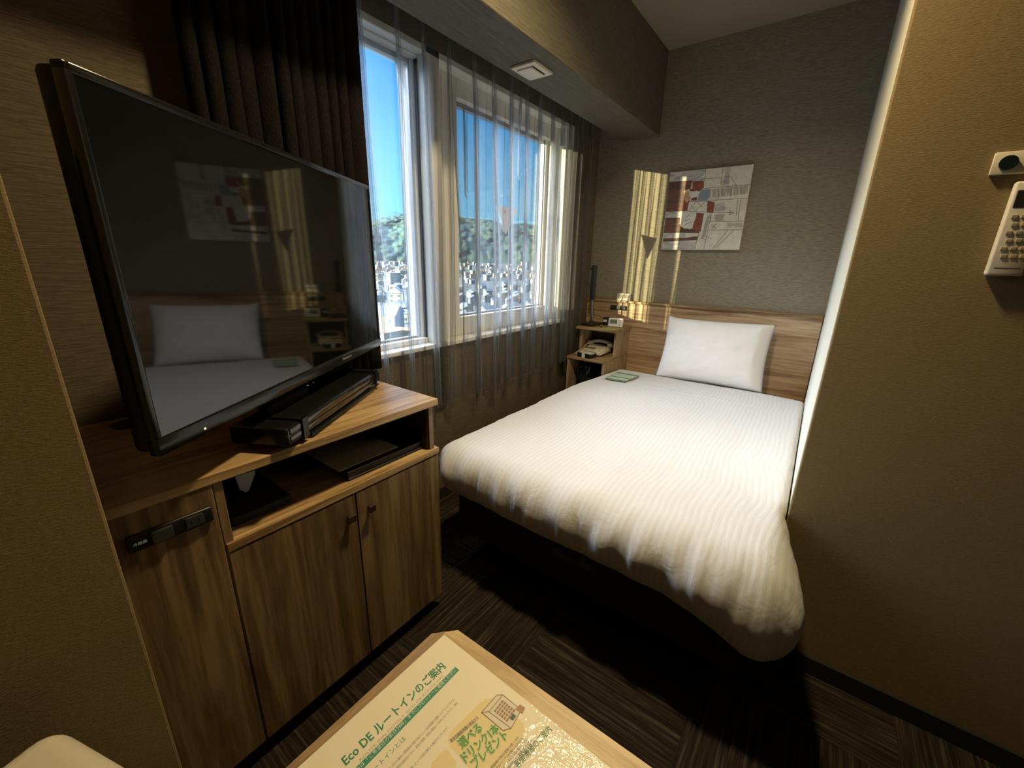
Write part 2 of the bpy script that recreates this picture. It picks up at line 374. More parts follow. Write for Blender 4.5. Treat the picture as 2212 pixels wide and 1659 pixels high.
def sheer_curtain():
    # pleat positions follow the photo: wide spaced at the left, closer to the right end
    px = [768, 852, 909, 963, 1017, 1060, 1100, 1134, 1163, 1190, 1212, 1228, 1242, 1252]
    xs = []
    for u in px: xs.append(at(u, 60 + (u - 768) * .47, 1, 1.48).x)
    xs = [x for x in xs]; xs[0] = max(xs[0], 1.02)
    xs.append(2.845)
    rows = 44; P = []
    for k in range(rows + 1):
        zz = k / rows; z_ = 2.295 - (2.295 - .580) * zz
        pin = max(0, 1 - (2.295 - z_) / .30)              # 1 at the pinch, 0 from 30 cm below
        row = []
        row.append((.985, 1.485, z_)); 
        for i, xc in enumerate(xs):
            rnd = random.Random(i * 7 + 1); sg = 1
            nx = xs[i + 1] if i + 1 < len(xs) else xc + .03
            pv = xs[i - 1] if i else .975
            sp = min(nx - xc, xc - pv, .14) * (.35 if i < 2 else .7 if i < 4 else 1)
            wdt = (.0065 + (sp * (.12 + .11 * rnd.random())) * (1 - pin) ** 1.2 * (.35 + .65 * zz))
            dep = .026 + (.012 + .012 * rnd.random()) * (1 - pin) * (.6 + .4 * zz)
            sway = (rnd.random() - .5) * .045 * zz ** 1.1 + .01 * noise.noise((i * 3.1, z_ * 1.3, 0))
            xx = xc + sway; lap = wdt * .55
            yb = 1.486 + .006 * noise.noise((xc * 3, z_, 1))
            for (a, b_) in ((-1.7, 0), (-1.3, .02), (-1.0, .12), (-.85, .38), (-.82, .70), (-.68, .95), (-.45, 1.0), (-.25, .82), (-.15, .52), (0, .38), (.15, .52), (.25, .82), (.45, 1.0), (.68, .95), (.82, .70), (.85, .38), (1.0, .12), (1.3, .02), (1.7, 0)):
                row.append((xx + a * wdt, yb - b_ * dep + .0008 * noise.noise((i * 5 + a * 3, z_ * 2, 2)), z_))
            # the flat panel up to the next pleat, with a shallow secondary wave
            qc = .03 + (.18 + .4 * rnd.random()) * min(1, zz * 1.5); dq = .004 / max(.02, nx - xc)
            for q in (qc * .5, qc - dq, qc, qc + dq, (qc + 1) / 2, .85):
                xm = xc + (nx - xc) * q + sway * (1 - q) + (.45 * wdt * (1 - q))
                if abs(q - qc) < dq * .5: row.append((xm, yb + .004 - .016 * min(1, zz * 2.5), z_)); continue
                row.append((xm, yb + .008 * math.sin(q * math.pi) * (.3 + .7 * zz), z_))
        P.append(row)
    # keep x monotonic enough: sort is not wanted, folds overlap on purpose
    mb = MB().grid(P)
    return obj('sheer_curtain', mb, M_sheer, smooth='all', label='grey see-through pleated sheer curtain hanging across both windows', cat='curtain')
rebase(sheer_curtain())

# ------------------------------------------------------------------ lamp in the ceiling (just above the frame)
LX, LY = 1.12, .50
dl = thing('ceiling_downlight', (LX, LY, ZC), 'round recessed downlight in the ceiling over the foot of the bed', 'lamp')
obj('trim_ring', MB().cyl((LX, LY, ZC - .004), .062, .008, seg=40), M_white, dl, smooth=True)
obj('lens', MB().cyl((LX, LY, ZC - .010), .050, .004, seg=40), plain('glowing lens', (1, .8, .5, 1), .5, emis=(1, .68, .32, 1), estr=12), dl, smooth=True)
def area(name, loc, size, e, col, d=(0, 0, -1), spread=180):
    l = bpy.data.lights.new(name, 'AREA'); l.shape = 'DISK'; l.size = size; l.energy = e; l.color = col; l.spread = math.radians(spread)
    o = bpy.data.objects.new(name, l); C.objects.link(o); o.location = loc; o.rotation_euler = Vector(d).to_track_quat('-Z', 'Y').to_euler(); return o
area('downlight_bulb', (LX, LY, ZC - .016), .15, 25, (1, .78, .41), spread=150)
dl2 = thing('ceiling_downlight', (-.4, -1.1, ZC), 'added unseen fill downlight in the ceiling behind the viewer', 'lamp')  # made-up lamp out of view, added to lift the left wall and cabinet
obj('trim_ring', MB().cyl((-.4, -1.1, ZC - .004), .062, .008, seg=40), M_white, dl2, smooth=True)
obj('lens', MB().cyl((-.4, -1.1, ZC - .010), .050, .004, seg=40), bpy.data.materials['glowing lens'], dl2, smooth=True)
area('fill_bulb', (-.4, -1.1, ZC - .016), .09, .8, (1, .78, .42), spread=150)

# ------------------------------------------------------------------ vent on the soffit
vp = [at(u, v, 2, SZ) for u, v in ((1104, 145), (1149, 126), (1194, 152), (1149, 171))]
vx0, vx1, vy0, vy1 = 1.695, 1.848, 1.163, 1.292
vt = thing('vent', (1.77, 1.228, SZ), 'white rounded square air vent under the beam', 'vent')
obj('vent_frame', MB().box(vx0, vx1, vy0, vy1, SZ - .012, SZ, .010, 3), M_plastI, vt, smooth=True)
g_ = .024
obj('vent_slot', MB().box(vx0 + g_, vx1 - g_, vy0 + g_, vy1 - g_, SZ - .0135, SZ - .004, .004, 2), M_dark, vt)
obj('vent_plate', MB().box(vx0 + g_, vx1 - g_ - .008, vy0 + g_ + .008, vy1 - g_ + .004, SZ - .019, SZ - .010, .004, 2), M_plastI, vt, smooth=True)

# ------------------------------------------------------------------ TV cabinet
CYF, CX0, CX1, CZT, ZL = .968, .079, .897, .852, .653
cab = thing('tv_cabinet', (.49, 1.24, 0), 'oak laminate cabinet with two doors and open shelf under the television', 'cabinet')
obj('cabinet_top', MB().box(CX0, CX1 + .004, CYF - .003, YW - .003, .829, CZT, .0022, 2), [M_woodX], cab)
T_ = .018
bx = MB(); bx.box(.250, .250 + T_, CYF + .004, YW - .005, .06, .829, .001, 1); bx.box(CX1 - T_ - .014, CX1 - .012, CYF + .006, YW - .005, .06, .829, .001, 1)
bx.box(CX0, CX1 - .014, CYF + .02, YW - .006, .06, .078)
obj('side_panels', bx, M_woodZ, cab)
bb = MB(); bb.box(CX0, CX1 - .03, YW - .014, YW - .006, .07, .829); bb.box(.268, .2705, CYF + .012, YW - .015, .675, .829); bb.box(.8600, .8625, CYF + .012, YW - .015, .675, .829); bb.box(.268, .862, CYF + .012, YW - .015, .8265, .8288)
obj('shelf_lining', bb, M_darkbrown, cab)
obj('middle_shelf', MB().box(.2515, CX1 + .002, CYF - .002, YW - .016, ZL, .675, .0018, 2), M_woodX, cab)
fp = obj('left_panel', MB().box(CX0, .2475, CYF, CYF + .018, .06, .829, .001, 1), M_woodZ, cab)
obj('plinth', MB().box(CX0, CX1 - .045, CYF + .035, YW - .05, 0, .06), M_blackm, cab)
for (a, b_, kx) in ((.2525, .5715, .5465), (.5750, CX1 - .001, .6130)):
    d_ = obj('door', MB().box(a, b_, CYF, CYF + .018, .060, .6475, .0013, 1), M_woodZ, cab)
    obj('knob', MB().box(kx - .0115, kx + .0115, CYF - .020, CYF - .014, .5755, .5985, .0015, 1).box(kx - .005, kx + .005, CYF - .016, CYF, .582, .592), M_knob, d_)
# outlet strip on the left panel
op = thing('outlet_strip', (.168, CYF - .001, .75), 'black switch and socket strip on the front of the cabinet', 'outlet')
obj('face_plate', MB().box(.0985, .2385, CYF - .009, CYF - .0002, .7495, .7845, .004, 3), M_black, op, smooth=True)
M_sw = plain('soft black switch', (.035, .035, .037, 1), .5)
obj('switch', MB().box(.134, .168, CYF - .014, CYF - .008, .7535, .7795, .002, 2), M_sw, op)
so = obj('socket', MB().box(.189, .221, CYF - .0115, CYF - .008, .7545, .7795, .002, 2), M_sw, op)
obj('slots', MB().box(.198, .1995, CYF - .0118, CYF - .0110, .762, .772).box(.211, .2125, CYF - .0118, CYF - .0110, .762, .772), M_dark, so)
text('lettering', '冷蔵庫', (.106, CYF - .0092, .7635), (1, 0, 0), (0, 0, 1), .0072, plain('pale green print', (.45, .5, .36, 1), .6, emis=(.5, .55, .4, 1), estr=.15), op)
# grommet
obj('cable_grommet', MB().cyl((.215, 1.440, CZT + .0025), .034, .005, seg=28), M_black, smooth=True, label='round black cable grommet in the cabinet top behind the television', cat='cable grommet')
# things on the open shelf
bk = thing('information_binder', (.70, 1.10, .676), 'black guest information binder lying on the open cabinet shelf', 'binder')
obj('cover', MB().box(.575, .853, 1.000, 1.36, .676, .683, .002, 1).box(.575, .853, 1.000, 1.36, .697, .704, .002, 1).box(.578, .60, 1.003, 1.357, .683, .697), M_black, bk)
obj('pages', MB().box(.60, .848, 1.006, 1.35, .683, .697), plain('dark page block', (.05, .045, .04, 1), .8), bk)
rebase(obj('menu_card', MB().box(.560, .770, 1.020, 1.31, .7055, .7085, .001, 1, M=Matrix.Translation((0, 0, 0))), plain('beige card', (.50, .40, .28, 1), .6, nz=9), label='beige menu card lying on top of the black binder', cat='card'))
rebase(obj('black_tray', MB().box(.285, .425, 1.02, 1.30, .6755, .70, .004, 2), M_blackm, label='flat black tray at the left end of the open cabinet shelf', cat='tray'))
fl = MB(); fl.prism([at(u, v, 1, 1.12) for u, v in ((508, 1030), (551, 1016), (551, 1024), (538, 1060), (530, 1064), (518, 1058))], (0, .004, 0))
rebase(obj('paper_tag', fl, M_paper, label='white paper tag hanging under the cabinet top inside the open shelf', cat='tag'))

# ------------------------------------------------------------------ television (turned towards the bed)
BL = at(345, 988, 2, .965); ang = math.radians(31.91)
U = Vector((math.cos(ang), math.sin(ang), 0)); NN = Vector((math.sin(ang), -math.cos(ang), 0))
TW, TH = .976, .574
TM = Matrix.Translation((BL.x, BL.y, 0)) @ Matrix.Rotation(ang, 4, 'Z')     # local x along width, -y towards viewer
tv = thing('television', TM @ Vector((.5, .03, CZT)), 'large black flat-screen television turned on the wooden cabinet', 'television', ang)
z0, z1 = .965, .965 + TH
def tb(mb, *a, **k): return mb.box(*a, M=TM, **k)
obj('back_shell', tb(tb(MB(), .0005, TW - .0005, .0155, .047, z0 + .004, z1 - .002, bev=.010), .16, TW - .16, .036, .093, z0 + .05, z1 - .10, bev=.012), plain('matt dark shell', (.006, .006, .007, 1), .6, spec=.25), tv, smooth=True)
fr = MB(); bz = .0135; bb_ = .030
tb(fr, 0, bz, 0, .018, z0, z1, bev=.003); tb(fr, TW - bz, TW, 0, .018, z0, z1, bev=.003); tb(fr, 0, TW, 0, .018, z1 - bz, z1, bev=.003); tb(fr, 0, TW, -.002, .018, z0, z0 + bb_, bev=.003)
obj('bezel', fr, M_gloss, tv, smooth=True)
obj('screen', tb(MB(), bz, TW - bz, .003, .014, z0 + bb_, z1 - bz), M_screen, tv)
text('maker_lettering', 'Panasonic', TM @ Vector((.655, -.0024, z0 + .0135)), U, (0, 0, 1), .012, plain('pale grey print', (.5, .5, .5, 1), .4), tv, width=.062)
obj('standby_light', MB().cyl(TM @ Vector((.098, -.002, z0 + .012)), .0017, .002, ax=1, seg=10), plain('amber standby light', (1, .7, .2, 1), .5, emis=(1, .72, .18, 1), estr=6), tv)
obj('stand_neck', tb(MB(), .40, .60, .092, .118, CZT + .010, z0 + .10, bev=.004), M_black, tv, smooth=True)
obj('stand_base', tb(MB(), .34, .735, -.066, .15, CZT, CZT + .014, bev=.004), M_gloss, tv, smooth=True)
# set-top recorder strapped to the stand
rc = thing('disc_recorder', TM @ Vector((.54, -.01, CZT + .018)), 'slim glossy black box clamped below the television screen', 'recorder', ang)
obj('casing', tb(MB(), .252, .805, -.058, .085, CZT + .0145, CZT + .060, bev=.006, seg=3), M_gloss, rc, smooth=True)
obj('front_panel', tb(tb(MB(), .262, .797, -.0605, -.054, CZT + .0225, CZT + .037, bev=.0015), .262, .797, -.0605, -.054, CZT + .0400, CZT + .0565, bev=.0015), plain('smoky front strip', (.022, .016, .013, 1), .18, coat=.5), rc, smooth=True)
for u_ in (.318, .765):
    c_ = obj('clamp', tb(tb(MB(), u_ - .012, u_ + .012, -.0655, -.059, CZT + .012, CZT + .066, bev=.001), u_ - .012, u_ + .012, -.065, .02, CZT + .0602, CZT + .066, bev=.001), plain('black steel clamp', (.02, .02, .021, 1), .25, .6), rc)
    obj('screw', MB().cyl(TM @ Vector((u_, -.067, CZT + .024)), .005, .003, ax=1, seg=14), M_silver, c_)

# ------------------------------------------------------------------ bed
BX0, BX1 = 1.155, 3.062
bed = thing('bed', (2.1, .58, 0), 'low charcoal bed base with white sheeted mattress against the wooden headboard', 'bed')
obj('bed_base', MB().box(BX0, BX1, .005, 1.13, .125, .345, .008, 2), M_charcoal, bed, smooth=True)
for lx in (1.30, 2.95):
    for ly in (.12, 1.0): obj('leg', MB().box(lx - .025, lx + .025, ly - .025, ly + .025, 0, .126, .003, 1), M_blackm, bed)
mt = MB().box(1.14, 3.058, .0, 1.115, .345, .498, .035, 4)
obj('mattress', mt, M_sheet, bed, smooth=True)
def sm(a, b, t):
    t = max(0, min(1, (t - a) / (b - a))); return t * t * (3 - 2 * t)
def duvet():
    nx, ny = 190, 130; P = []
    X0, X1 = 1.180, 2.80                      # flat part, foot to head
    for i in range(nx + 1):
        u = i / nx; row = []
        # foot curl takes the first 14%
        if u < .17: ex = 1 - u / .17; xb = X0
        elif u > .975: ex = -(u - .975) / .025; xb = X1
        else: ex = 0; xb = X0 + (X1 - X0) * (u - .17) / .805
        for j in range(ny + 1):
            v = j / ny
            yr = .005 - .009 * sm(1.2, 1.5, xb); yl = 1.125 - .055 * sm(2.25, 2.8, xb)
            if v < .13: ey = -(1 - v / .13); yb = yr
            elif v > .87: ey = (v - .87) / .13; yb = yl
            else: ey = 0; yb = yr + (yl - yr) * (v - .13) / .74
            e = min(1.0, math.hypot(ex, ey)) if (ex or ey) else 0
            Rx = (.128 - .012 * v) if ex > 0 else .018; Ry = (.085 * (1 - sm(1.15, 1.46, xb)) + .036) if ey < 0 else (.070 - .03 * sm(2.2, 2.8, xb))
            wx = abs(ex) / (abs(ex) + abs(ey) + 1e-9); R = Rx * wx + Ry * (1 - wx)
            th = math.radians(158) * e
            dx_ = -ex / (math.hypot(ex, ey) + 1e-9); dy_ = ey / (math.hypot(ex, ey) + 1e-9)
            drop = R * (1 - math.cos(th)); out = R * math.sin(th)
            if ex < 0: drop = (.018 if ey == 0 else .018 + R) * (1 - math.cos(th)) * .8
            x = xb + dx_ * out; y = yb + dy_ * out
            z_ = .555 - drop
            # crown of the filling, sag between
            z_ += .006 * noise.noise((x * 2.2, y * 2.6, .3)) + .0035 * noise.noise((x * 6, y * 7, 5))
            # foot corner on the partition side hangs lower and out
            cr = math.exp(-((x - 1.08) / .16) ** 2 - ((y + .06) / .16) ** 2)
            z_ -= .075 * cr * e; x -= .020 * cr * e; y -= .012 * cr * e
            # hang of the foot edge: longer in the middle; gathered vertical folds
            if e > 0:
                tcoord = (y if abs(ex) > abs(ey) else x)
                fold = noise.noise((tcoord * 15, e * 1.2, 2.1)) + .6 * noise.noise((tcoord * 34, e * 2, 4))
                a = .016 * min(1, e * 2) * (1 - .6 * sm(.5, 1, e)) * (1 if ex > 0 else .7 if ey > 0 else .4)
                x += dx_ * a * fold; y += dy_ * a * fold; z_ += .004 * fold * e
            # the sewn ridge near the head and the slight step of the foot fold
            z_ += .004 * math.exp(-((x - 2.52) / .012) ** 2) * sm(.2, .35, v) * (v < .87)
            if x > 1.40: y = max(y, YP + .004 + (YS - YP) * max(0, x - 1.464) / 1.63)
            row.append((x, y, z_))
        P.append(row)
    o = obj('duvet', MB().grid(P), M_duvet, smooth='all', label='puffy white striped duvet spread over the whole bed', cat='duvet')
    m = o.modifiers.new('thickness', 'SOLIDIFY'); m.thickness = .012; m.offset = -1
    return rebase(o)
duvet()
def pillow():
    n = 46; hw, hh, T = .325, .215, .085; F = []; B = []
    for i in range(n + 1):
        u = -1 + 2 * i / n; a = []; b_ = []
        for j in range(n + 1):
            v = -1 + 2 * j / n
            k = (1 - abs(u) ** 3.2) * (1 - abs(v) ** 3.2); t = T * max(0, k) ** .55
            pinx = 1 - .035 * (1 - u * u) ; piny = 1 - .055 * (1 - v * v)
            px_ = hw * u * piny; pz = hh * v * (1 - .045 * (1 - u * u))
            if u > .8 and v > .8: pz += .012 * (u - .8) * (v - .8) / .04   # raised ear on the window side
            w_ = .007 * noise.noise((u * 3, v * 3, 1)) + .004 * noise.noise((u * 8, v * 7, 2))
            w_ -= .006 * math.exp(-((u + .80) / .02) ** 2) * (abs(v) < .93) + .004 * max(0, noise.noise((u * 9 - v * 9, (u + v) * 2, 7))) * (u > .55) * (v > .4)
            a.append(Vector((-t + (w_ if t > .01 else 0), px_, pz))); b_.append(Vector((t * .35, px_, pz)))
        F.append(a); B.append(b_)
    mb = MB().grid(F).grid([r[::-1] for r in B]); bmesh.ops.remove_doubles(mb.b, verts=mb.b.verts, dist=.0008)
    # lean it on the headboard
    M = Matrix.Translation((2.905, .517, .746)) @ Matrix.Rotation(math.radians(22), 4, 'Y') @ Matrix.Rotation(math.radians(-1.0), 4, 'X')
    for v in mb.b.verts: v.co = M @ v.co
    return rebase(obj('pillow', mb, M_pillow, smooth='all', label='white pillow propped upright against the headboard', cat='pillow'))
pillow()
# headboard
hb = thing('headboard', (3.08, .73, 0), 'long horizontal-grained wooden headboard along the wall behind the pillow', 'headboard')
obj('panel', MB().box(3.066, XH - .0005, YS + .004, YW - .004, .02, 1.002), M_head, hb)
obj('cap', MB().box(3.052, XH - .0005, YS + .004, YW - .004, 1.002, 1.019, .003, 2), M_woodY, hb)

# picture above the bed
def art():
    P = lambda u, v, o=.0: at(1400 + u / 7.212, 330 + v / 7.212, 0, 3.058 - o)
    y0, y1, z0_, z1_ = .4835, .975, 1.387, 1.877
    t = thing('painting', (3.07, .73, z0_), 'square abstract canvas in white, rust red and grey above the bed', 'painting')
    def paint(name, c, sc=(12, 12, 12), c2=None, lo=.4, hi=.65):
        m, n, b = mat(name); f = n.noise(n.mapping(n.pos(), sc), 1, 5, .7, .6)
        n.set(b, 'Base Color', n.ramp(f, [(lo, c), (hi, c2 or c)])); b.inputs['Roughness'].default_value = .55; n.set(b, 'Normal', n.bump(f, .2, .003)); return m
    base = paint('off-white gesso', (.60, .58, .53, 1), (25, 25, 25), (.70, .68, .62, 1))
    rust = paint('rust and umber wash', (.07, .042, .038, 1), (6, 6, 30), (.23, .088, .060, 1), .40, .66)
    red = paint('brick red', (.17, .045, .030, 1), (25, 25, 60), (.27, .085, .05, 1))
    grey = paint('scumbled grey', (.34, .34, .37, 1), (10, 14, 50), (.66, .65, .66, 1))
    blue = paint('flat grey-blue', (.20, .28, .34, 1)); ochre = paint('ochre dabs', (.42, .24, .11, 1), (60, 60, 60), (.55, .42, .25, 1))
    ink = paint('charcoal line', (.10, .09, .085, 1), (80, 80, 80), (.16, .145, .13, 1))
    wht = paint('thick white', (.62, .62, .60, 1), (60, 60, 60), (.74, .73, .70, 1))
    mb = MB(); mb.box(3.058, XH - .001, y0, y1, z0_, z1_, .002, 1)
    ms = [base, rust, red, grey, blue, ochre, ink, wht]
    lay = [0]
    def patch(mi, pts):
        lay[0] += 1; o = .0002 + lay[0] * .00003; mb.mi = mi
        q = []
        for p in pts:
            w_ = P(p[0], p[1], o); w_.y = min(max(w_.y, y0 + .001), y1 - .001); w_.z = min(max(w_.z, z0_ + .001), z1_ - .001); q.append(w_)
        mb.poly(q)
    def line(a, b, wd=5):
        a = Vector(a); b = Vector(b); d = (b - a).normalized(); n_ = Vector((-d.y, d.x)) * wd / 2
        patch(6, [a + n_, b + n_, b - n_, a - n_])
    patch(3, [(325, 318), (900, 250), (890, 440), (320, 460)])
    patch(1, [(320, 455), (690, 430), (660, 560), (560, 590), (560, 800), (620, 905), (540, 910), (275, 920)])
    patch(1, [(270, 1010), (520, 1000), (500, 1150), (640, 1190), (700, 1180), (760, 1100), (800, 1250), (590, 1250), (240, 1250)])
    patch(2, [(690, 440), (865, 435), (862, 550), (690, 560)]); patch(2, [(650, 560), (860, 548), (800, 600), (650, 600)]); patch(2, [(545, 690), (660, 690), (630, 900), (545, 905)])
    patch(2, [(930, 745), (1035, 770), (1015, 940), (918, 930)]); patch(2, [(750, 930), (870, 945), (820, 1230), (690, 1200), (700, 1130)])
    patch(3, [(275, 925), (505, 910), (500, 1010), (272, 1015)]); patch(3, [(245, 1250), (590, 1245), (580, 1320), (240, 1330)]); patch(3, [(225, 1370), (760, 1340), (735, 1500), (215, 1515)])
    patch(1, [(235, 1335), (580, 1325), (770, 1300), (765, 1360), (232, 1385)])
    patch(5, [(560, 640), (640, 590), (650, 740), (600, 780), (570, 740)])
    patch(7, [(665, 620), (770, 585), (775, 640), (740, 700), (670, 705)]); patch(1, [(680, 705), (760, 690), (760, 745), (665, 745)])
    patch(4, [(830, 575), (970, 562), (960, 680), (920, 745), (765, 745), (790, 650)])
    patch(7, [(640, 758), (925, 752), (915, 915), (610, 905)]); patch(7, [(540, 935), (755, 940), (740, 1020), (680, 1170), (560, 1180), (490, 1110), (500, 1000)])
    patch(7, [(870, 945), (985, 945), (940, 1210), (880, 1360), (790, 1330), (830, 1200)])
    patch(3, [(1035, 790), (1200, 770), (1200, 900), (1015, 910)]); patch(3, [(1150, 380), (1280, 330), (1260, 510), (1150, 510)])
    for a, b in [((905, 250), (885, 400)), ((870, 405), (1140, 392)), ((1170, 225), (1130, 510)), ((870, 440), (865, 555)), ((870, 555), (1590, 495)), ((975, 740), (1560, 710)), ((965, 570), (970, 735)), ((610, 910), (1320, 935)), ((925, 750), (915, 915)), ((985, 950), (970, 1075)), ((970, 1075), (1490, 1065)), ((945, 1205), (1480, 1200)), ((985, 945), (870, 1495)), ((865, 950), (730, 1490)), ((650, 790), (730, 900)), ((740, 770), (640, 900)), ((760, 765), (850, 850)), ((890, 765), (730, 905)), ((690, 430), (870, 330)), ((1285, 360), (1380, 520)), ((1340, 935), (1260, 890)), ((1340, 935), (1250, 970)), ((1265, 890), (1290, 968)), ((1010, 1490), (1240, 1210)), ((1050, 1490), (1330, 1210)), ((900, 1300), (990, 1345)), ((800, 1330), (900, 1350)), ((1400, 720), (1370, 980)), ((1440, 730), (1400, 1050)), ((985, 1110), (1060, 1180)), ((1060, 1105), (990, 1180)), ((580, 1020), (650, 960)), ((560, 1070), (660, 1030)), ((570, 1120), (680, 1080)), ((640, 760), (925, 752))]: line(a, b, 6)
    rn = random.Random(3)
    for k in range(30):
        x = 1010 + k * 18.5; top = 560 - k * 2.2 + rn.random() * 15
        line((x, top), (x + rn.uniform(-8, 8), top + 120 + rn.random() * 20), 4 + rn.random() * 4)
    for k in range(16): y = 975 + k * 22; line((935 - k * 5.5 - 25, y + 30), (970 - k * 5.5, y), 6)
    for k in range(15): y = 230 + k * 18; line((1215 - k * 3, y), (1290 - k * 3, y - 6), 4)
    for k in range(16): x = 1240 + k * 15; line((x, 1095), (x - 6, 1150 + rn.random() * 25), 4)
    for k in range(7): line((1040, 970 + k * 14), (1190 - k * 4, 965 + k * 14), 4)
    obj('canvas', mb, ms, t)
art()
# tent card on the headboard cap
tc_ = [at(1313, 653, 0, 3.062), at(1340, 655, 0, 3.062)]
ya, yb_ = 1.268, 1.165; zt = 1.0195
tcd = MB(); tcd.prism([(3.056, ya, zt), (3.0575, ya, zt), (3.0765, ya, zt + .050), (3.074, ya, zt + .050)], (0, yb_ - ya, 0)); tcd.prism([(3.0885, ya, zt), (3.087, ya, zt), (3.074, ya, zt + .050), (3.0765, ya, zt + .050)], (0, yb_ - ya, 0))
tt = thing('tent_card', (3.07, 1.215, zt), 'small white folded tent card standing on the headboard ledge', 'card')
obj('folded_card', tcd, M_paper, tt)
sl = lambda y, s, o=0: Vector((3.056 + .018 * s - o, y, zt + .050 * s + o * .3))
pm = MB()
pm.poly([sl(ya - .006, .25, .0004), sl(ya - .045, .25, .0004), sl(ya - .045, .85, .0004), sl(ya - .006, .85, .0004)]); pm.poly([sl(ya - .055, .35, .0004), sl(ya - .096, .35, .0004), sl(ya - .096, .8, .0004), sl(ya - .055, .8, .0004)])
obj('printed_panels', pm, plain('grey brown print', (.42, .37, .31, 1), .6, nz=120), tt)
# outlet strip on the headboard
on = thing('wall_outlet', (3.06, 1.247, .95), 'black double socket strip set in the headboard above the clock', 'outlet')
obj('face_plate', MB().box(3.056, 3.066, 1.183, 1.313, .945, .978, .002, 2), M_black, on, smooth=True)
obj('socket', MB().box(3.0545, 3.057, 1.285, 1.305, .952, .971, .001, 1), M_sw, on); obj('socket', MB().box(3.0545, 3.057, 1.190, 1.210, .952, .971, .001, 1), M_sw, on)
obj('switch', MB().box(3.053, 3.057, 1.228, 1.268, .951, .972, .001, 1), M_sw, on)

# ------------------------------------------------------------------ nightstand
NY0, NY1 = 1.140, 1.436
ns = thing('nightstand', (2.84, 1.3, 0), 'stepped oak nightstand with open cubbies between bed and window', 'nightstand')
tn = .018
obj('side_panel', MB().box(2.640, 3.066, NY0, NY0 + tn, 0, .612, .001, 1).box(2.815, 3.066, NY0, NY0 + tn, .612, .815, .001, 1), M_night, ns)
obj('side_panel', MB().box(2.640, 3.066, NY1 - tn, NY1, 0, .612, .001, 1).box(2.815, 3.066, NY1 - tn, NY1, .612, .815, .001, 1), M_night, ns)
obj('lower_top', MB().box(2.632, 3.066, NY0 - .001, NY1 + .001, .612, .632, .0015, 1), M_woodY, ns)
obj('upper_top', MB().box(2.758, 3.066, NY0 - .012, NY1 + .004, .815, .836, .0015, 1), M_woodY, ns)
obj('bottom_shelf', MB().box(2.65, 3.05, NY0 + tn, NY1 - tn, .05, .068), M_night, ns)
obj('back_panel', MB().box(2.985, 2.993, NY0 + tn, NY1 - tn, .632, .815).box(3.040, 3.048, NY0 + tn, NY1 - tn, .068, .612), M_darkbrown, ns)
# telephone
ph = thing('telephone', (2.83, 1.30, .632), 'cream corded telephone on the lower step of the nightstand', 'telephone', math.radians(0))
pb = MB()
pb.prism([(2.73, 1.215, .640), (2.93, 1.215, .640), (2.93, 1.215, .690), (2.73, 1.215, .660)], (0, .175, 0))
bmesh.ops.bevel(pb.b, geom=pb.b.edges[:], offset=.010, segments=3, affect='EDGES')
obj('body', pb, M_plastW, ph, smooth=True)
hs = MB(); pts = []
for k in range(13):
    t = -1 + k / 6; pts.append((2.925, 1.302 + t * .098, .715 - .016 * t * t * 1.3))
hs.tube(pts, .013, 10)
for s in (-1, 1): hs.box(2.885, 2.945, 1.302 + s * .083 - .022, 1.302 + s * .083 + .022, .680, .712, .010, 3)
obj('handset', hs, M_plastW, ph, smooth=True)
kz = lambda x: .660 + (x - 2.73) / .20 * .030 + .0012
kp = MB(); 
for r in range(4):
    for c in range(3):
        x = 2.755 + r * .017; y = 1.235 + c * .019; kp.box(x, x + .011, y, y + .013, kz(x) - .002, kz(x) + .003, .001, 1)
obj('keys', kp, M_plastI, ph)
obj('display', MB().box(2.800, 2.845, 1.300, 1.375, kz(2.82) - .003, kz(2.82) + .0012), plain('grey brown display', (.20, .16, .11, 1), .3), ph)
obj('index_plate', MB().box(2.745, 2.790, 1.310, 1.370, kz(2.766) - .003, kz(2.766) + .0008), M_plastI, ph)
cdp = [(2.90, 1.378, .70), (2.86, 1.392, .690), (2.82, 1.402, .665), (2.76, 1.410, .648), (2.70, 1.408, .640), (2.69, 1.390, .640), (2.735, 1.375, .645)]
obj('cord', MB().tube(cdp, .0035, 8), M_plastW, ph, smooth=True)
# memo box
mm = Matrix.Translation((2.682, 1.300, 0)) @ Matrix.Rotation(math.radians(-8), 4, 'Z')
mo = thing('memo_box', (2.70, 1.313, .632), 'small black memo box filled with cream note paper beside the telephone', 'memo box')
q = MB(); q.box(-.045, .045, -.052, .052, .633, .637, M=mm); q.box(-.045, -.041, -.052, .052, .633, .666, M=mm); q.box(.041, .045, -.052, .052, .633, .666, M=mm); q.box(-.045, .045, -.052, -.048, .633, .660, M=mm); q.box(-.045, .045, .048, .052, .633, .660, M=mm)
obj('tray', q, M_black, mo)
obj('note_paper', MB().box(-.040, .040, -.047, .047, .637, .664, M=mm), M_plastI, mo)
obj('white_label', MB().box(-.0462, -.0452, -.014, .012, .634, .665, M=mm), M_paper, mo)
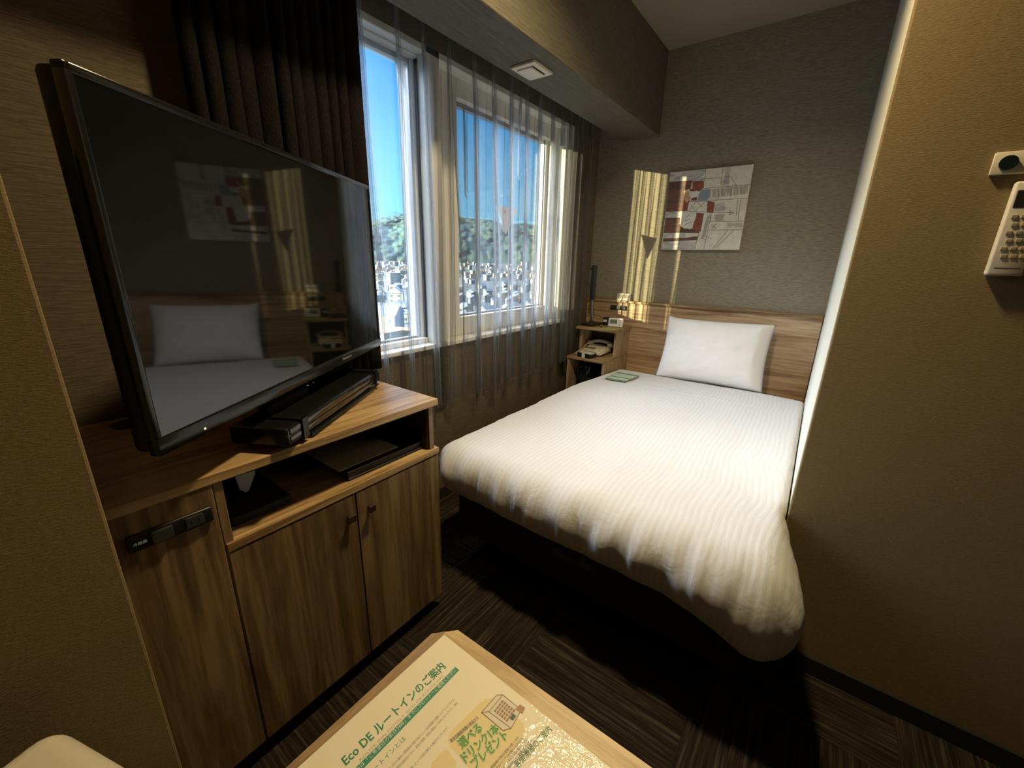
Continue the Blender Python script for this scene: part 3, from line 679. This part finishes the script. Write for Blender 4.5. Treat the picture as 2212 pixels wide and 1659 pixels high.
# kettle in the lower cubby
kt = thing('electric_kettle', (2.80, 1.34, .068), 'dark glass kettle in the lower cubby of the nightstand', 'kettle')
def lathe(prof, c, seg=28):
    mb = MB(); P = [[(c[0] + r * math.cos(2 * math.pi * k / seg), c[1] + r * math.sin(2 * math.pi * k / seg), c[2] + h) for k in range(seg)] for r, h in prof]; mb.grid(P, wrap=True); return mb
obj('jug', lathe([(.001, .012), (.066, .012), (.070, .03), (.066, .12), (.056, .19), (.052, .20), (.001, .205)], (2.80, 1.34, .068 + .30 - .02)), plain('smoky jug', (.02, .022, .023, 1), .1, coat=.5), kt, smooth=True)
obj('kettle_handle', MB().tube([(2.745, 1.36, .54), (2.72, 1.375, .53), (2.715, 1.378, .47), (2.735, 1.366, .41)], .009, 8), M_black, kt, smooth=True)
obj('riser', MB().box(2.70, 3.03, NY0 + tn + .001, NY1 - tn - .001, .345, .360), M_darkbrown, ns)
obj('kettle_base', MB().cyl((2.80, 1.34, .3655), .074, .011, seg=30), M_black, kt, smooth=True)
kt.location.z = .36; 
for ch in kt.children: ch.data.transform(Matrix.Translation((0, 0, .068 - .36)))
MW[kt.name] = Matrix.Translation((2.80, 1.34, .36))
for i_, (cx_, cy_) in enumerate(((2.74, 1.215),)):
    cu = lathe([(.001, 0), (.026, 0), (.034, .07), (.036, .075), (.032, .072), (.024, .006), (.001, .005)], (cx_, cy_, .3605))
    rebase(obj('drinking_glass', cu, plain('pale cup', (.55, .6, .58, 1), .15), smooth=True, label='pale cup beside the kettle in the nightstand cubby', cat='cup'))
# clock
ck = thing('digital_clock', (2.90, 1.197, .836), 'small white digital clock standing on top of the nightstand', 'clock')
cm_ = Matrix.Translation((2.895, 1.195, .8365)) @ Matrix.Rotation(math.radians(6), 4, 'Z') @ Matrix.Rotation(math.radians(14), 4, 'Y')
obj('case', MB().box(0, .018, -.055, .055, .001, .068, .005, 3, M=cm_), M_plastI, ck, smooth=True)
obj('face', MB().box(-.0012, .001, -.050, .050, .006, .063, .001, 1, M=cm_), plain('white face', (.78, .78, .76, 1), .4), ck)
obj('lcd_window', MB().box(-.0018, 0, -.012, .042, .024, .056, M=cm_), M_lcd, ck)
seg = MB()
for y in (.030, .018, .002, -.006): seg.box(-.0024, -.0016, y - .003, y + .003, .030, .050, M=cm_)
obj('digits', seg, M_lcdd, ck)
bt = MB()
for k in range(3): bt.cyl((-.0018, -.034, .020 + k * .014), .004, .003, ax=0, seg=12, M=cm_)
obj('buttons', bt, M_silver, ck)
# green leaflet hanging over the shelf edge
lf = MB(); lf.poly([(2.752, 1.295, .8372), (2.752, 1.145, .8372), (2.865, 1.145, .8372), (2.865, 1.295, .8372)]); 
lo_ = rebase(obj('leaflet', MB().prism([(2.760, 1.300, .8365), (2.760, 1.140, .8365), (2.850, 1.150, .8365), (2.850, 1.27, .8365)], (0, 0, .0008)), plain('lime green leaflet', (.36, .42, .12, 1), .6, nz=60), label='lime green leaflet lying in front of the white clock', cat='leaflet'))
# desk lamp folded upright
la = thing('reading_lamp', (2.93, 1.405, .836), 'slim black folded lamp standing upright by the window end of the headboard', 'lamp')
obj('base', MB().box(2.80, 2.99, 1.33, 1.434, .836, .848, .004, 2), M_black, la, smooth=True)
obj('pole', MB().box(2.925, 2.935, 1.398, 1.414, .848, 1.06, .001, 1), M_silver, la)
obj('lamp_head', MB().box(2.912, 2.934, 1.388, 1.426, 1.02, 1.272, .003, 2), plain('slate lamp head', (.025, .03, .038, 1), .45), la, smooth=True)
obj('hinge', MB().cyl((2.922, 1.430, 1.245), .009, .012, ax=1, seg=16), M_black, la, smooth=True)
# charger and cables
ch_ = thing('charging_adapter', (2.955, 1.285, .836), 'black charging adapter with a white label behind the clock', 'charger')
obj('block', MB().box(2.935, 3.000, 1.262, 1.312, .8365, .895, .004, 2), M_black, ch_, smooth=True)
obj('label_sticker', MB().box(2.934, 2.9352, 1.277, 1.307, .862, .878), M_paper, ch_)
obj('cable', MB().tube([(2.95, 1.312, .88), (2.93, 1.345, .905), (2.92, 1.375, .91), (2.90, 1.39, .89), (2.89, 1.37, .86), (2.86, 1.33, .852), (2.82, 1.28, .842), (2.80, 1.25, .840)], .0022, 6), M_black, ch_, smooth=True)
# card on the duvet
cq = [at(1305, 818, 2, .561), at(1350, 825, 2, .561), at(1382, 812, 2, .561), at(1335, 804, 2, .561)]
cdv = thing('notice_card', sum(cq, Vector()) / 4, 'green and white notice card lying on the duvet near the nightstand', 'card')
obj('card_sheet', MB().prism(cq, (0, 0, .0012)), plain('white green card', (.52, .60, .48, 1), .5, nz=80), cdv)
def cl_(a, b): # bilinear on the card
    A = cq[0].lerp(cq[3], b); B = cq[1].lerp(cq[2], b); p = A.lerp(B, a); return Vector((p.x, p.y, .5625))
gm = MB()
for a0, a1, b0, b1 in ((0, 1, .86, 1), (0, 1, 0, .12), (0, 1, .36, .46), (0, .03, 0, 1), (.97, 1, 0, 1)): gm.poly([cl_(a0, b0), cl_(a1, b0), cl_(a1, b1), cl_(a0, b1)])
obj('green_bands', gm, plain('mid green print', (.10, .24, .12, 1), .5), cdv)

# ------------------------------------------------------------------ things on the partition wall
tx = thing('thermostat_plate', (XP - .006, -.30, 1.50), 'ivory wall plate with a round dark dial above the remote', 'thermostat')
obj('plate', MB().box(XP - .010, XP, -.365, -.243, 1.500, 1.545, .002, 2), M_plastW, tx, smooth=True)
dc = at(2178, 352, 0, XP - .011)
obj('dial', MB().cyl((XP - .0125, dc.y, dc.z), .0145, .006, ax=0, seg=30), plain('dark green glossy dial', (.012, .022, .022, 1), .2), tx, smooth=True)
obj('window', MB().box(XP - .0112, XP - .009, -.335, -.292, 1.507, 1.514), plain('red brown window', (.10, .02, .02, 1), .3), tx)
rm = thing('remote_control', (XP - .012, -.32, 1.28), 'cream air conditioner remote hanging on the brown wall', 'remote control')
obj('remote_body', MB().box(XP - .022, XP - .0005, -.345, -.286, 1.288, 1.483, .005, 3), M_plastW, rm, smooth=True)
obj('remote_display', MB().box(XP - .0230, XP - .021, -.339, -.292, 1.430, 1.465, .001, 1), plain('dark remote display', (.03, .025, .025, 1), .3), rm)
M_btn = plain('taupe button', (.36, .29, .20, 1), .5)
for r in range(6):
    for c in range(3 if r in (2, 4, 5) else 2):
        yy = -.300 - c * .0145 - (.004 if r % 2 else 0); zz = 1.412 - r * .0165
        obj('button', MB().box(XP - .0245, XP - .0215, yy - .005, yy + .005, zz - .0038, zz + .0038, .001, 1), M_btn, rm)
obj('battery_cover_line', MB().box(XP - .0226, XP - .0215, -.335, -.296, 1.304, 1.3052), M_dark, rm)

# ------------------------------------------------------------------ table with the printed sheet
ZT = .68
tbl = thing('side_table', (.05, .1, 0), 'pale wooden table with clipped corner at the bottom of the picture', 'table')
tx1, ty1 = .4095, .432
outl = [(-.30, ty1, 0), (.371, ty1, 0), (.4035, .401, 0), (.4095, -.25, 0), (-.30, -.25, 0)]
obj('tabletop', MB().prism([(a, b, ZT - .025) for a, b, _ in outl], (0, 0, .025)), [M_tab], tbl)
bd = MB(); bd.prism([(-.30, ty1 - .0005, ZT), (.3705, ty1 - .0005, ZT), (.388, .4165, ZT), (.355, .4095, ZT), (-.30, .4095, ZT)], (0, 0, .0003))
obj('edge_band', bd, M_tabX, tbl, label='darker lengthwise strip along the window side of the table')
for a, b in ((-.24, .36), (.33, .34), (.34, -.2), (-.24, -.2)): obj('leg', MB().box(a - .02, a + .02, b - .02, b + .02, 0, ZT - .025, .002, 1), M_tab, tbl)
def sheetmat():
    m, n, b = mat('laminated cream paper'); p = n.pos()
    b.inputs['Base Color'].default_value = (.88, .79, .62, 1); b.inputs['Roughness'].default_value = .5
    w1 = n.noise(n.mapping(p, (1, .5, 1), (0, 0, .6)), 24, 3, .6, 1.2); w2 = n.noise(p, 110, 2, .6)
    s_ = n.new('ShaderNodeSeparateXYZ', inp={0: p})
    # the film has bubbled and creased towards the far corner of the sheet
    msk = n.math('MULTIPLY', n.ramp(s_.outputs[0], [(.25, (.05, .05, .05, 1)), (.34, (1, 1, 1, 1))]), n.ramp(s_.outputs[1], [(.18, (1, 1, 1, 1)), (.27, (.08, .08, .08, 1))]))
    h = n.math('MULTIPLY', n.math('ADD', w1, n.math('MULTIPLY', w2, .35)), msk)
    bp = n.bump(h, .9, .006)
    b.inputs['Coat Weight'].default_value = 1; b.inputs['Coat Roughness'].default_value = .16; n.set(b, 'Coat Normal', bp); n.set(b, 'Normal', n.bump(h, .2, .003)); return m
M_sheetp = sheetmat()
ra = math.radians(-1.6); sx = Vector((math.cos(ra), math.sin(ra), 0)); sy = Vector((-sx.y, sx.x, 0)); so_ = Vector((.3815, .4125, ZT + .0006))
def SP(x, y, o=0): return Vector((x, y, ZT + .0016 + o))
sh = thing('information_sheet', (.24, .2, ZT), 'laminated cream guest information sheet with green printing on the table', 'sheet')
c1 = so_; c2 = so_ - sx * .297; c3 = c2 - sy * .42; c4 = so_ - sy * .42
obj('laminated_sheet', MB().prism([c1, c2, c3, c4], (0, 0, .0009)), M_sheetp, sh)
G = plain('green print', (.03, .24, .13, 1), .5, coat=.6); G2 = plain('leaf green print', (.10, .30, .06, 1), .5, coat=.6)
GB = plain('teal bar print', (.035, .27, .17, 1), .5, coat=.6); GRY = plain('faded grey print', (.42, .36, .28, 1), .5); BR = plain('small grey print', (.22, .18, .15, 1), .5)
WP = plain('white print', (.80, .78, .66, 1), .5); YB = plain('pale yellow print area', (.82, .66, .34, 1), .5, coat=.6); LG = plain('light green outline', (.62, .70, .34, 1), .5)
BRN = plain('brown print', (.32, .17, .09, 1), .5); DG = plain('dark green print', (.03, .10, .07, 1), .5)
def st(name, body, a, b, size, m, up=1, off=.0000, fat=0, fit=True):
    """text on the sheet from point a to b (baseline)"""
    a = Vector((a[0], a[1], ZT + .0016)); b = Vector((b[0], b[1], ZT + .0016)); d = b - a
    return text(name, body, a, d, (-d.y, d.x, 0), size, m, sh, width=d.length if fit else None, off=off, fat=fat)
st('headline', 'Eco DE ルートインのご案内', (.170, .3735), (.3405, .3685), .0168, G, fat=.00035)
st('subline', 'ROUTE INN HOTELS  ECO DE ROUTE INN', (.184, .3628), (.328, .3598), .0052, GRY)
bar = [Vector((.3510, .3565, ZT + .0016)), Vector((.095, .3642, ZT + .0016)), Vector((.095, .3558, ZT + .0016)), Vector((.3507, .3478, ZT + .0016))]
obj('green_bar', MB().poly(bar), GB, sh)
st('bar_text', 'お申し込みは「ご希望日の前日24時」までにフロントへご連絡ください', (.150, .3570), (.3465, .3507), .0066, WP, off=.0002)
st('question_line', 'ECO DE ルートインとは', (.150, .3405), (.236, .3370), .0080, G)
st('small_print', '連泊されるお客様の客室清掃をご不要とされた場合に環境保全の取り組みとして自然保護の活動にさせていただきます。', (.150, .3270), (.3145, .3212), .0043, BR)
st('small_print', 'タオルの交換、使用済アメニティの回収・補充は毎日行います。客室の清掃・回収は電話にてお申し付けください。備品', (.150, .3200), (.3125, .3145), .0043, BR)
st('small_print', '※ご連泊のお客様が対象となります。一部の店舗によって内容が異なる場合がございます）', (.150, .3065), (.2805, .3015), .0043, BR)
st('small_print', 'ご清掃をお休みさせていただきます。', (.150, .2990), (.2150, .2965), .0043, BR)
def blob(pts, m, name, z=.00004):
    # soft-cornered printed area
    mb = MB(); c = sum((Vector(p) for p in pts), Vector((0, 0))) / len(pts); out = []
    n = len(pts)
    for i in range(n):
        p0, p1, p2 = Vector(pts[i - 1]), Vector(pts[i]), Vector(pts[(i + 1) % n])
        a = p1.lerp(p0, .22); b = p1.lerp(p2, .22)
        for t in (0, .33, .66, 1): out.append(a.lerp(p1, t).lerp(p1.lerp(b, t), t))
    mb.poly([(q.x, q.y, ZT + .00155 + z) for q in out]); return obj(name, mb, m, sh)
blob([(.268, .298), (.350, .287), (.349, .214), (.275, .214), (.262, .235)], YB, 'yellow_area'); blob([(.235, .290), (.262, .287), (.258, .262), (.232, .262)], YB, 'yellow_area')
# drink cooler drawing (without its mascot)
bxm = MB(); F_ = lambda x, y: (x, y, ZT + .0018)
bxm.poly([F_(.324, .279), F_(.356, .277), F_(.362, .270), F_(.361, .236), F_(.333, .233), F_(.324, .240)])
obj('drawing_box', bxm, plain('white drawn box', (.70, .64, .52, 1), .5), sh)
bl = MB()
for a, b in (((.324, .279), (.356, .277)), ((.356, .277), (.362, .270)), ((.362, .270), (.361, .236)), ((.361, .236), (.333, .233)), ((.333, .233), (.324, .240)), ((.324, .240), (.324, .279)), ((.324, .279), (.331, .271)), ((.331, .271), (.362, .270)), ((.331, .271), (.333, .233))):
    A, B = Vector(a), Vector(b); d = (B - A).normalized(); nn = Vector((-d.y, d.x)) * .0005
    bl.poly([(*(A + nn), ZT + .0020), (*(B + nn), ZT + .0020), (*(B - nn), ZT + .0020), (*(A - nn), ZT + .0020)])
for r in range(4):
    for c in range(6): x = .336 + r * .0052; y = .266 - c * .0042; bl.poly([(x, y, ZT + .0020), (x + .004, y, ZT + .0020), (x + .004, y - .0028, ZT + .0020), (x, y - .0028, ZT + .0020)])
obj('drawing_lines', bl, BRN, sh)
dg = MB(); dg.poly([F_(.342, .2425), F_(.350, .2420), F_(.350, .2365), F_(.342, .2368)]); 
for f in dg.b.verts: f.co.z += .0003
obj('drawing_sign', dg, DG, sh)
obj('drawing_carton', MB().poly([(.3565, .243, ZT + .0021), (.366, .242, ZT + .0021), (.367, .233, ZT + .0021), (.358, .232, ZT + .0021)]), plain('orange brown drawn carton', (.42, .20, .09, 1), .5), sh)
st('banner_text', '専用自動販売機の商品から', (.2700, .2855), (.3155, .2765), .0058, BR, fat=.0002)
for nm, mm2, bo, of in (('outline', LG, .0014, .0003), ('lettering', G2, .00035, .0006)):
    st(nm, '選べる', (.2735, .2700), (.3075, .2635), .0145, mm2, off=of, fat=bo)
    st(nm, 'ドリンク1本', (.2620, .2560), (.3185, .2450), .0145, mm2, off=of, fat=bo)
    st(nm, 'プレゼント', (.2660, .2410), (.3205, .2300), .0150, mm2, off=of, fat=bo)
for k, s_ in enumerate(('※客室清掃が不要なお客様にお渡しします）', 'お好きなドリンクとお引換えいただけます。', 'フロントにてメダルをお受け取りください。', '専用の自動販売機にてご利用いただけます。', '詳しくはスタッフまでお尋ねください。')):
    st('small_print', s_, (.278, .2240 - k * .0052), (.3300 + .003 * k, .2150 - k * .0052 + .002), .0042, BR, off=.0003)
st('side_heading', '客室清掃のご案内', (.300, .1985), (.3650, .1870), .0105, G, off=.0003)

# white rounded appliance at the lower left corner
ap = thing('air_purifier', (-.09, .62, 0), 'cream rounded air purifier in the bottom left corner beside the table', 'air purifier')
apx = at(176, 1625, 1, .62)
am = Matrix.Translation((-.082, .640, -.038)) @ Matrix.Rotation(math.radians(18), 4, 'Z')
obj('casing', MB().box(-.066, .066, -.11, .060, .06, .742, .030, 6, M=am), M_plastW, ap, smooth=True)
gr = MB()
for k in range(4): gr.box(-.075, -.012, -.070 + k * .034, -.050 + k * .034, .7375, .7435, .001, 1, M=am)
obj('outlet_grille', gr, plain('brown grey grille', (.10, .075, .05, 1), .5), ap)
obj('grille_frame', MB().box(-.080, -.004, -.082, .070, .738, .7428, .002, 1, M=am), M_plastI, ap)
obj('feet', MB().box(-.07, .055, -.09, .05, .038, .062, M=am), M_black, ap)

# ------------------------------------------------------------------ outside: town, hills
GZ = -27.0
def gnd(D): return GZ + 20 * max(0, min(1, (D - 560) / 340))     # the town climbs gently to the foot of the hills
def on_ground(u, v):
    d = ray(u, v); h = math.hypot(d.x, d.y); D = 40.0
    while D < 905 and CAM.z + d.z / h * D > gnd(D): D += 2
    return Vector((d.x / h * D, d.y / h * D, gnd(D))), D
m, n, b = mat('town ground'); p = n.pos(); f = n.noise(n.mapping(p, (1, 1, 1)), .09, 4, .6)
n.set(b, 'Base Color', n.ramp(f, [(.35, (.025, .038, .042, 1)), (.5, (.042, .055, .064, 1)), (.65, (.07, .08, .09, 1))])); b.inputs['Roughness'].default_value = .9
struct('town_ground', MB().grid([[(math.sin(math.radians(a)) * D, math.cos(math.radians(a)) * D, gnd(D) - .2) for a in range(-30, 96, 3)] for D in (8, 100, 300, 560, 600, 700, 800, 900, 960)]), m)
def hills():
    prof = [(300, 520), (620, 500), (740, 486), (808, 479), (822, 473), (850, 469), (880, 466), (905, 462), (950, 466), (1000, 472), (1030, 476), (1060, 477), (1078, 482), (1095, 487), (1115, 485), (1135, 484), (1165, 490), (1250, 497), (1400, 500), (1700, 520), (2100, 545)]
    rows = []; A = []
    for i in range(420):
        u = 300 + 1800 * i / 419
        k = 0
        while prof[k + 1][0] < u: k += 1
        t = (u - prof[k][0]) / (prof[k + 1][0] - prof[k][0]); v = prof[k][1] + (prof[k + 1][1] - prof[k][1]) * t
        d = ray(u, v); h = math.hypot(d.x, d.y); D = 1180; top = CAM.z + d.z / h * D
        A.append((d.x / h, d.y / h, top))
    nt = 60
    for j in range(nt + 1):
        t = j / nt; row = []
        for (cx_, cy_, top) in A:
            D = 895 + 285 * t; g0 = gnd(900) - 1; z_ = g0 + (top - g0) * (math.sin(t * math.pi / 2) ** .8)
            x, y = cx_ * D, cy_ * D
            q = noise.cell_vector((x / 9, y / 9, j)); bmp = noise.noise((x / 13, y / 13, z_ / 11)) + .5 * noise.noise((x / 6, y / 6, z_ / 5))
            big = noise.noise((x / 80, y / 80, 1.5))
            D2 = D - 8 * bmp - 40 * big * math.sin(t * math.pi)
            row.append((cx_ * D2, cy_ * D2, z_ + 3 * bmp * min(1, t * 5)))
        rows.append(row)
    m, n, b = mat('haze tinted wooded hillside'); p = n.pos(); f = n.noise(p, .07, 5, .7)
    n.set(b, 'Base Color', n.ramp(f, [(.34, (.029, .058, .076, 1)), (.5, (.043, .075, .080, 1)), (.66, (.070, .096, .070, 1))])); b.inputs['Roughness'].default_value = 1; b.inputs['Specular IOR Level'].default_value = 0  # distance haze is put into these bluish base colours
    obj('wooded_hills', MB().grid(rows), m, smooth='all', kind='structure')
hills()
def mountains():
    rows = []; 
    for t in (0, .5, 1):
        row = []
        for i in range(160):
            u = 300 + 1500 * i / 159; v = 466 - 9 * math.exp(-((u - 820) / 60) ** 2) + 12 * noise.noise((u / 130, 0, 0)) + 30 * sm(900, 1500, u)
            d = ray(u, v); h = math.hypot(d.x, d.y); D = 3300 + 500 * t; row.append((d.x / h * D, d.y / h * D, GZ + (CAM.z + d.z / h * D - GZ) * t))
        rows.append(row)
    obj('far_mountains', MB().grid(rows), plain('haze blue far mountain', (.07, .17, .26, 1), 1, spec=0), smooth='all', kind='structure')  # the blue is aerial haze mixed into the surface colour
mountains()
M_hw = [plain('warm white house wall', (.32, .31, .285, 1), .8), plain('grey house wall', (.32, .36, .42, 1), .8), plain('rose house wall', (.33, .24, .21, 1), .8), plain('cream house wall', (.34, .30, .235, 1), .8)]
M_hr = [plain('blue grey tiled roof', (.065, .10, .16, 1), .6), plain('dark grey tiled roof', (.055, .085, .13, 1), .6), plain('orange tiled roof', (.24, .085, .035, 1), .6), plain('pale metal roof', (.11, .13, .16, 1), .6)]
M_hg = plain('dark house window', (.12, .17, .24, 1), .3)
def house_proto(name, w_, d_, h_, rh, wall, roof, label, group, parts=True):
    o = thing(name, (0, 0, 0), label, 'house', 0, group)
    MW[o.name] = Matrix.Identity(4)
    obj('wall', MB().box(-w_ / 2, w_ / 2, -d_ / 2, d_ / 2, 0, h_), wall, o)
    r = MB()
    if rh > .6:
        e = .5; r.prism([(-w_ / 2 - e, -d_ / 2 - e, h_ - .1), (w_ / 2 + e, -d_ / 2 - e, h_ - .1), (0, -d_ / 2 - e, h_ + rh)], (0, d_ + 2 * e, 0))
        obj('roof', r, roof, o); g2 = MB(); g2.prism([(-w_ / 2, -d_ / 2 - .52, h_ - .08), (w_ / 2, -d_ / 2 - .52, h_ - .08), (0, -d_ / 2 - .52, h_ + rh - .35)], (0, .06, 0)); obj('gable', g2, wall, o)
    else: obj('roof', r.box(-w_ / 2 - .2, w_ / 2 + .2, -d_ / 2 - .2, d_ / 2 + .2, h_, h_ + rh), roof, o)
    for fz in range(int(h_ // 2.7)):
        for wx in (-.28, .2):
            obj('window', MB().box(w_ * wx - .6, w_ * wx + .6, -d_ / 2 - .06, -d_ / 2 + .05, fz * 2.7 + 1.0, fz * 2.7 + 2.2), M_hg, o)
            obj('window', MB().box(-w_ / 2 - .06, -w_ / 2 + .05, d_ * wx - .6, d_ * wx + .6, fz * 2.7 + 1.0, fz * 2.7 + 2.2), M_hg, o)
    return o
def far_proto(name, w_, d_, h_, rh, wall, roof, label, group):
    mb = MB(); mb.box(-w_ / 2, w_ / 2, -d_ / 2, d_ / 2, 0, h_); mb.mi = 1
    if rh > .6: mb.prism([(-w_ / 2 - .4, -d_ / 2 - .4, h_), (w_ / 2 + .4, -d_ / 2 - .4, h_), (0, -d_ / 2 - .4, h_ + rh)], (0, d_ + .8, 0))
    else: mb.box(-w_ / 2 - .2, w_ / 2 + .2, -d_ / 2 - .2, d_ / 2 + .2, h_, h_ + rh)
    mb.mi = 2
    for fz in range(int(h_ // 2.8)):
        for k in range(max(2, int(d_ / 3))):
            y = -d_ / 2 + d_ * (k + .5) / max(2, int(d_ / 3)); mb.box(-w_ / 2 - .05, -w_ / 2 + .05, y - .5, y + .5, fz * 2.8 + 1, fz * 2.8 + 2.1)
            x = -w_ / 2 + w_ * (k + .5) / max(2, int(d_ / 3)); mb.box(x - .5, x + .5, -d_ / 2 - .05, -d_ / 2 + .05, fz * 2.8 + 1, fz * 2.8 + 2.1)
    return obj(name, mb, [wall, roof, M_hg], label=label, cat='house', group=group)
def copy_tree(o, parent=None):
    c = o.copy(); C.objects.link(c)
    if parent is not None: c.parent = parent
    for ch in o.children: copy_tree(ch, c)
    return c
placed = []
def put(o, u, v, rz, fix=True):
    p_, _D = on_ground(u, v); o.location = p_; o.rotation_euler = (0, 0, rz); placed.append((p_.copy(), 0 if 'group' in o else 9)); return o
# the nearer ones that can be told apart
h1 = house_proto('house', 8.6, 12, 8.6, 3.4, plain('pale blue white siding', (.28, .31, .36, 1), .8), M_hr[0], 'pale gabled house with two small upper windows in the left window', 'x'); del h1['group']; put(h1, 857, 664, math.radians(-42))
h2 = house_proto('house', 10.5, 11, 13.5, .6, M_hw[3], M_hr[3], 'tall cream flat-roofed house behind the pale gabled house', 'x'); del h2['group']; put(h2, 852, 622, math.radians(-20))
h3 = house_proto('house', 12, 7, 3.8, .7, M_hw[3], M_hr[2], 'low orange-roofed building at the bottom of the left window', 'x'); del h3['group']; put(h3, 866, 738, math.radians(-30))
h4 = house_proto('house', 15, 13, 8, .6, M_hw[3], M_hr[3], 'wide cream block with dark doors in the left window', 'x'); del h4['group']; put(h4, 872, 598, math.radians(-15))
h5 = house_proto('house', 13, 10, 6.5, 3.2, M_hw[1], M_hr[0], 'dark blue-roofed house in front of the pale gabled house', 'x'); del h5['group']; put(h5, 838, 712, math.radians(35))
GL = 'houses of the town outside'
protosN = [house_proto('house', 5.6, 5.4, 4.2, 1.6, M_hw[k], M_hr[r], lb, 'nearer town houses with ' + g) for k, r, lb, g in (
    (0, 0, 'white walled house with blue-grey tiled roof in the near part of the town', 'blue-grey roofs'),
    (1, 1, 'grey walled house with dark tiled roof in the near part of the town', 'dark roofs'),
    (2, 3, 'rose walled house with pale metal roof in the near part of the town', 'pale roofs'))]
protosF = [far_proto('house', w_, d_, h_, rh, M_hw[k], M_hr[r], lb, g) for w_, d_, h_, rh, k, r, lb, g in (
    (5.4, 5.4, 4.4, 1.5, 0, 0, 'small far white house with blue-grey roof below the hills', 'far white houses'),
    (5.6, 5.4, 4.2, 1.5, 1, 1, 'small far grey house with dark roof below the hills', 'far grey houses'),
    (7.5, 5, 6.5, .5, 3, 3, 'small far cream flat-roofed block below the hills', 'far cream blocks'),
    (5.5, 5.5, 4.5, 1.5, 2, 2, 'small far rose house with orange roof below the hills', 'far rose houses'))]
rn = random.Random(11); cntN = 0; cntF = 0; usedN = set(); usedF = set()
def free(p_, r):
    return all((p_ - q).length > r + e for q, e in placed)
for it in range(12000):
    u = rn.choice((rn.uniform(795, 925), rn.uniform(985, 1230))); 
    near = rn.random() < .3
    v = rn.uniform(610, 760) if near else rn.uniform(570, 606)
    p_, _D = on_ground(u, v)
    if _D > 890 or not free(p_, 9.3): continue
    if near:
        if cntN >= 100: continue
        k = rn.choice((0, 0, 1, 1, 2)); o = protosN[k]
        if k in usedN: o = copy_tree(o)
        usedN.add(k); cntN += 1
    else:
        if cntF >= 190: continue
        k = rn.choice((0, 0, 1, 2, 2, 3)); o = protosF[k]
        if k in usedF: o = copy_tree(o)
        usedF.add(k); cntF += 1
    put(o, u, v, math.radians(rn.choice((-35, -35, 55, -20, 70)) + rn.uniform(-6, 6)))
print('houses', cntN, cntF)
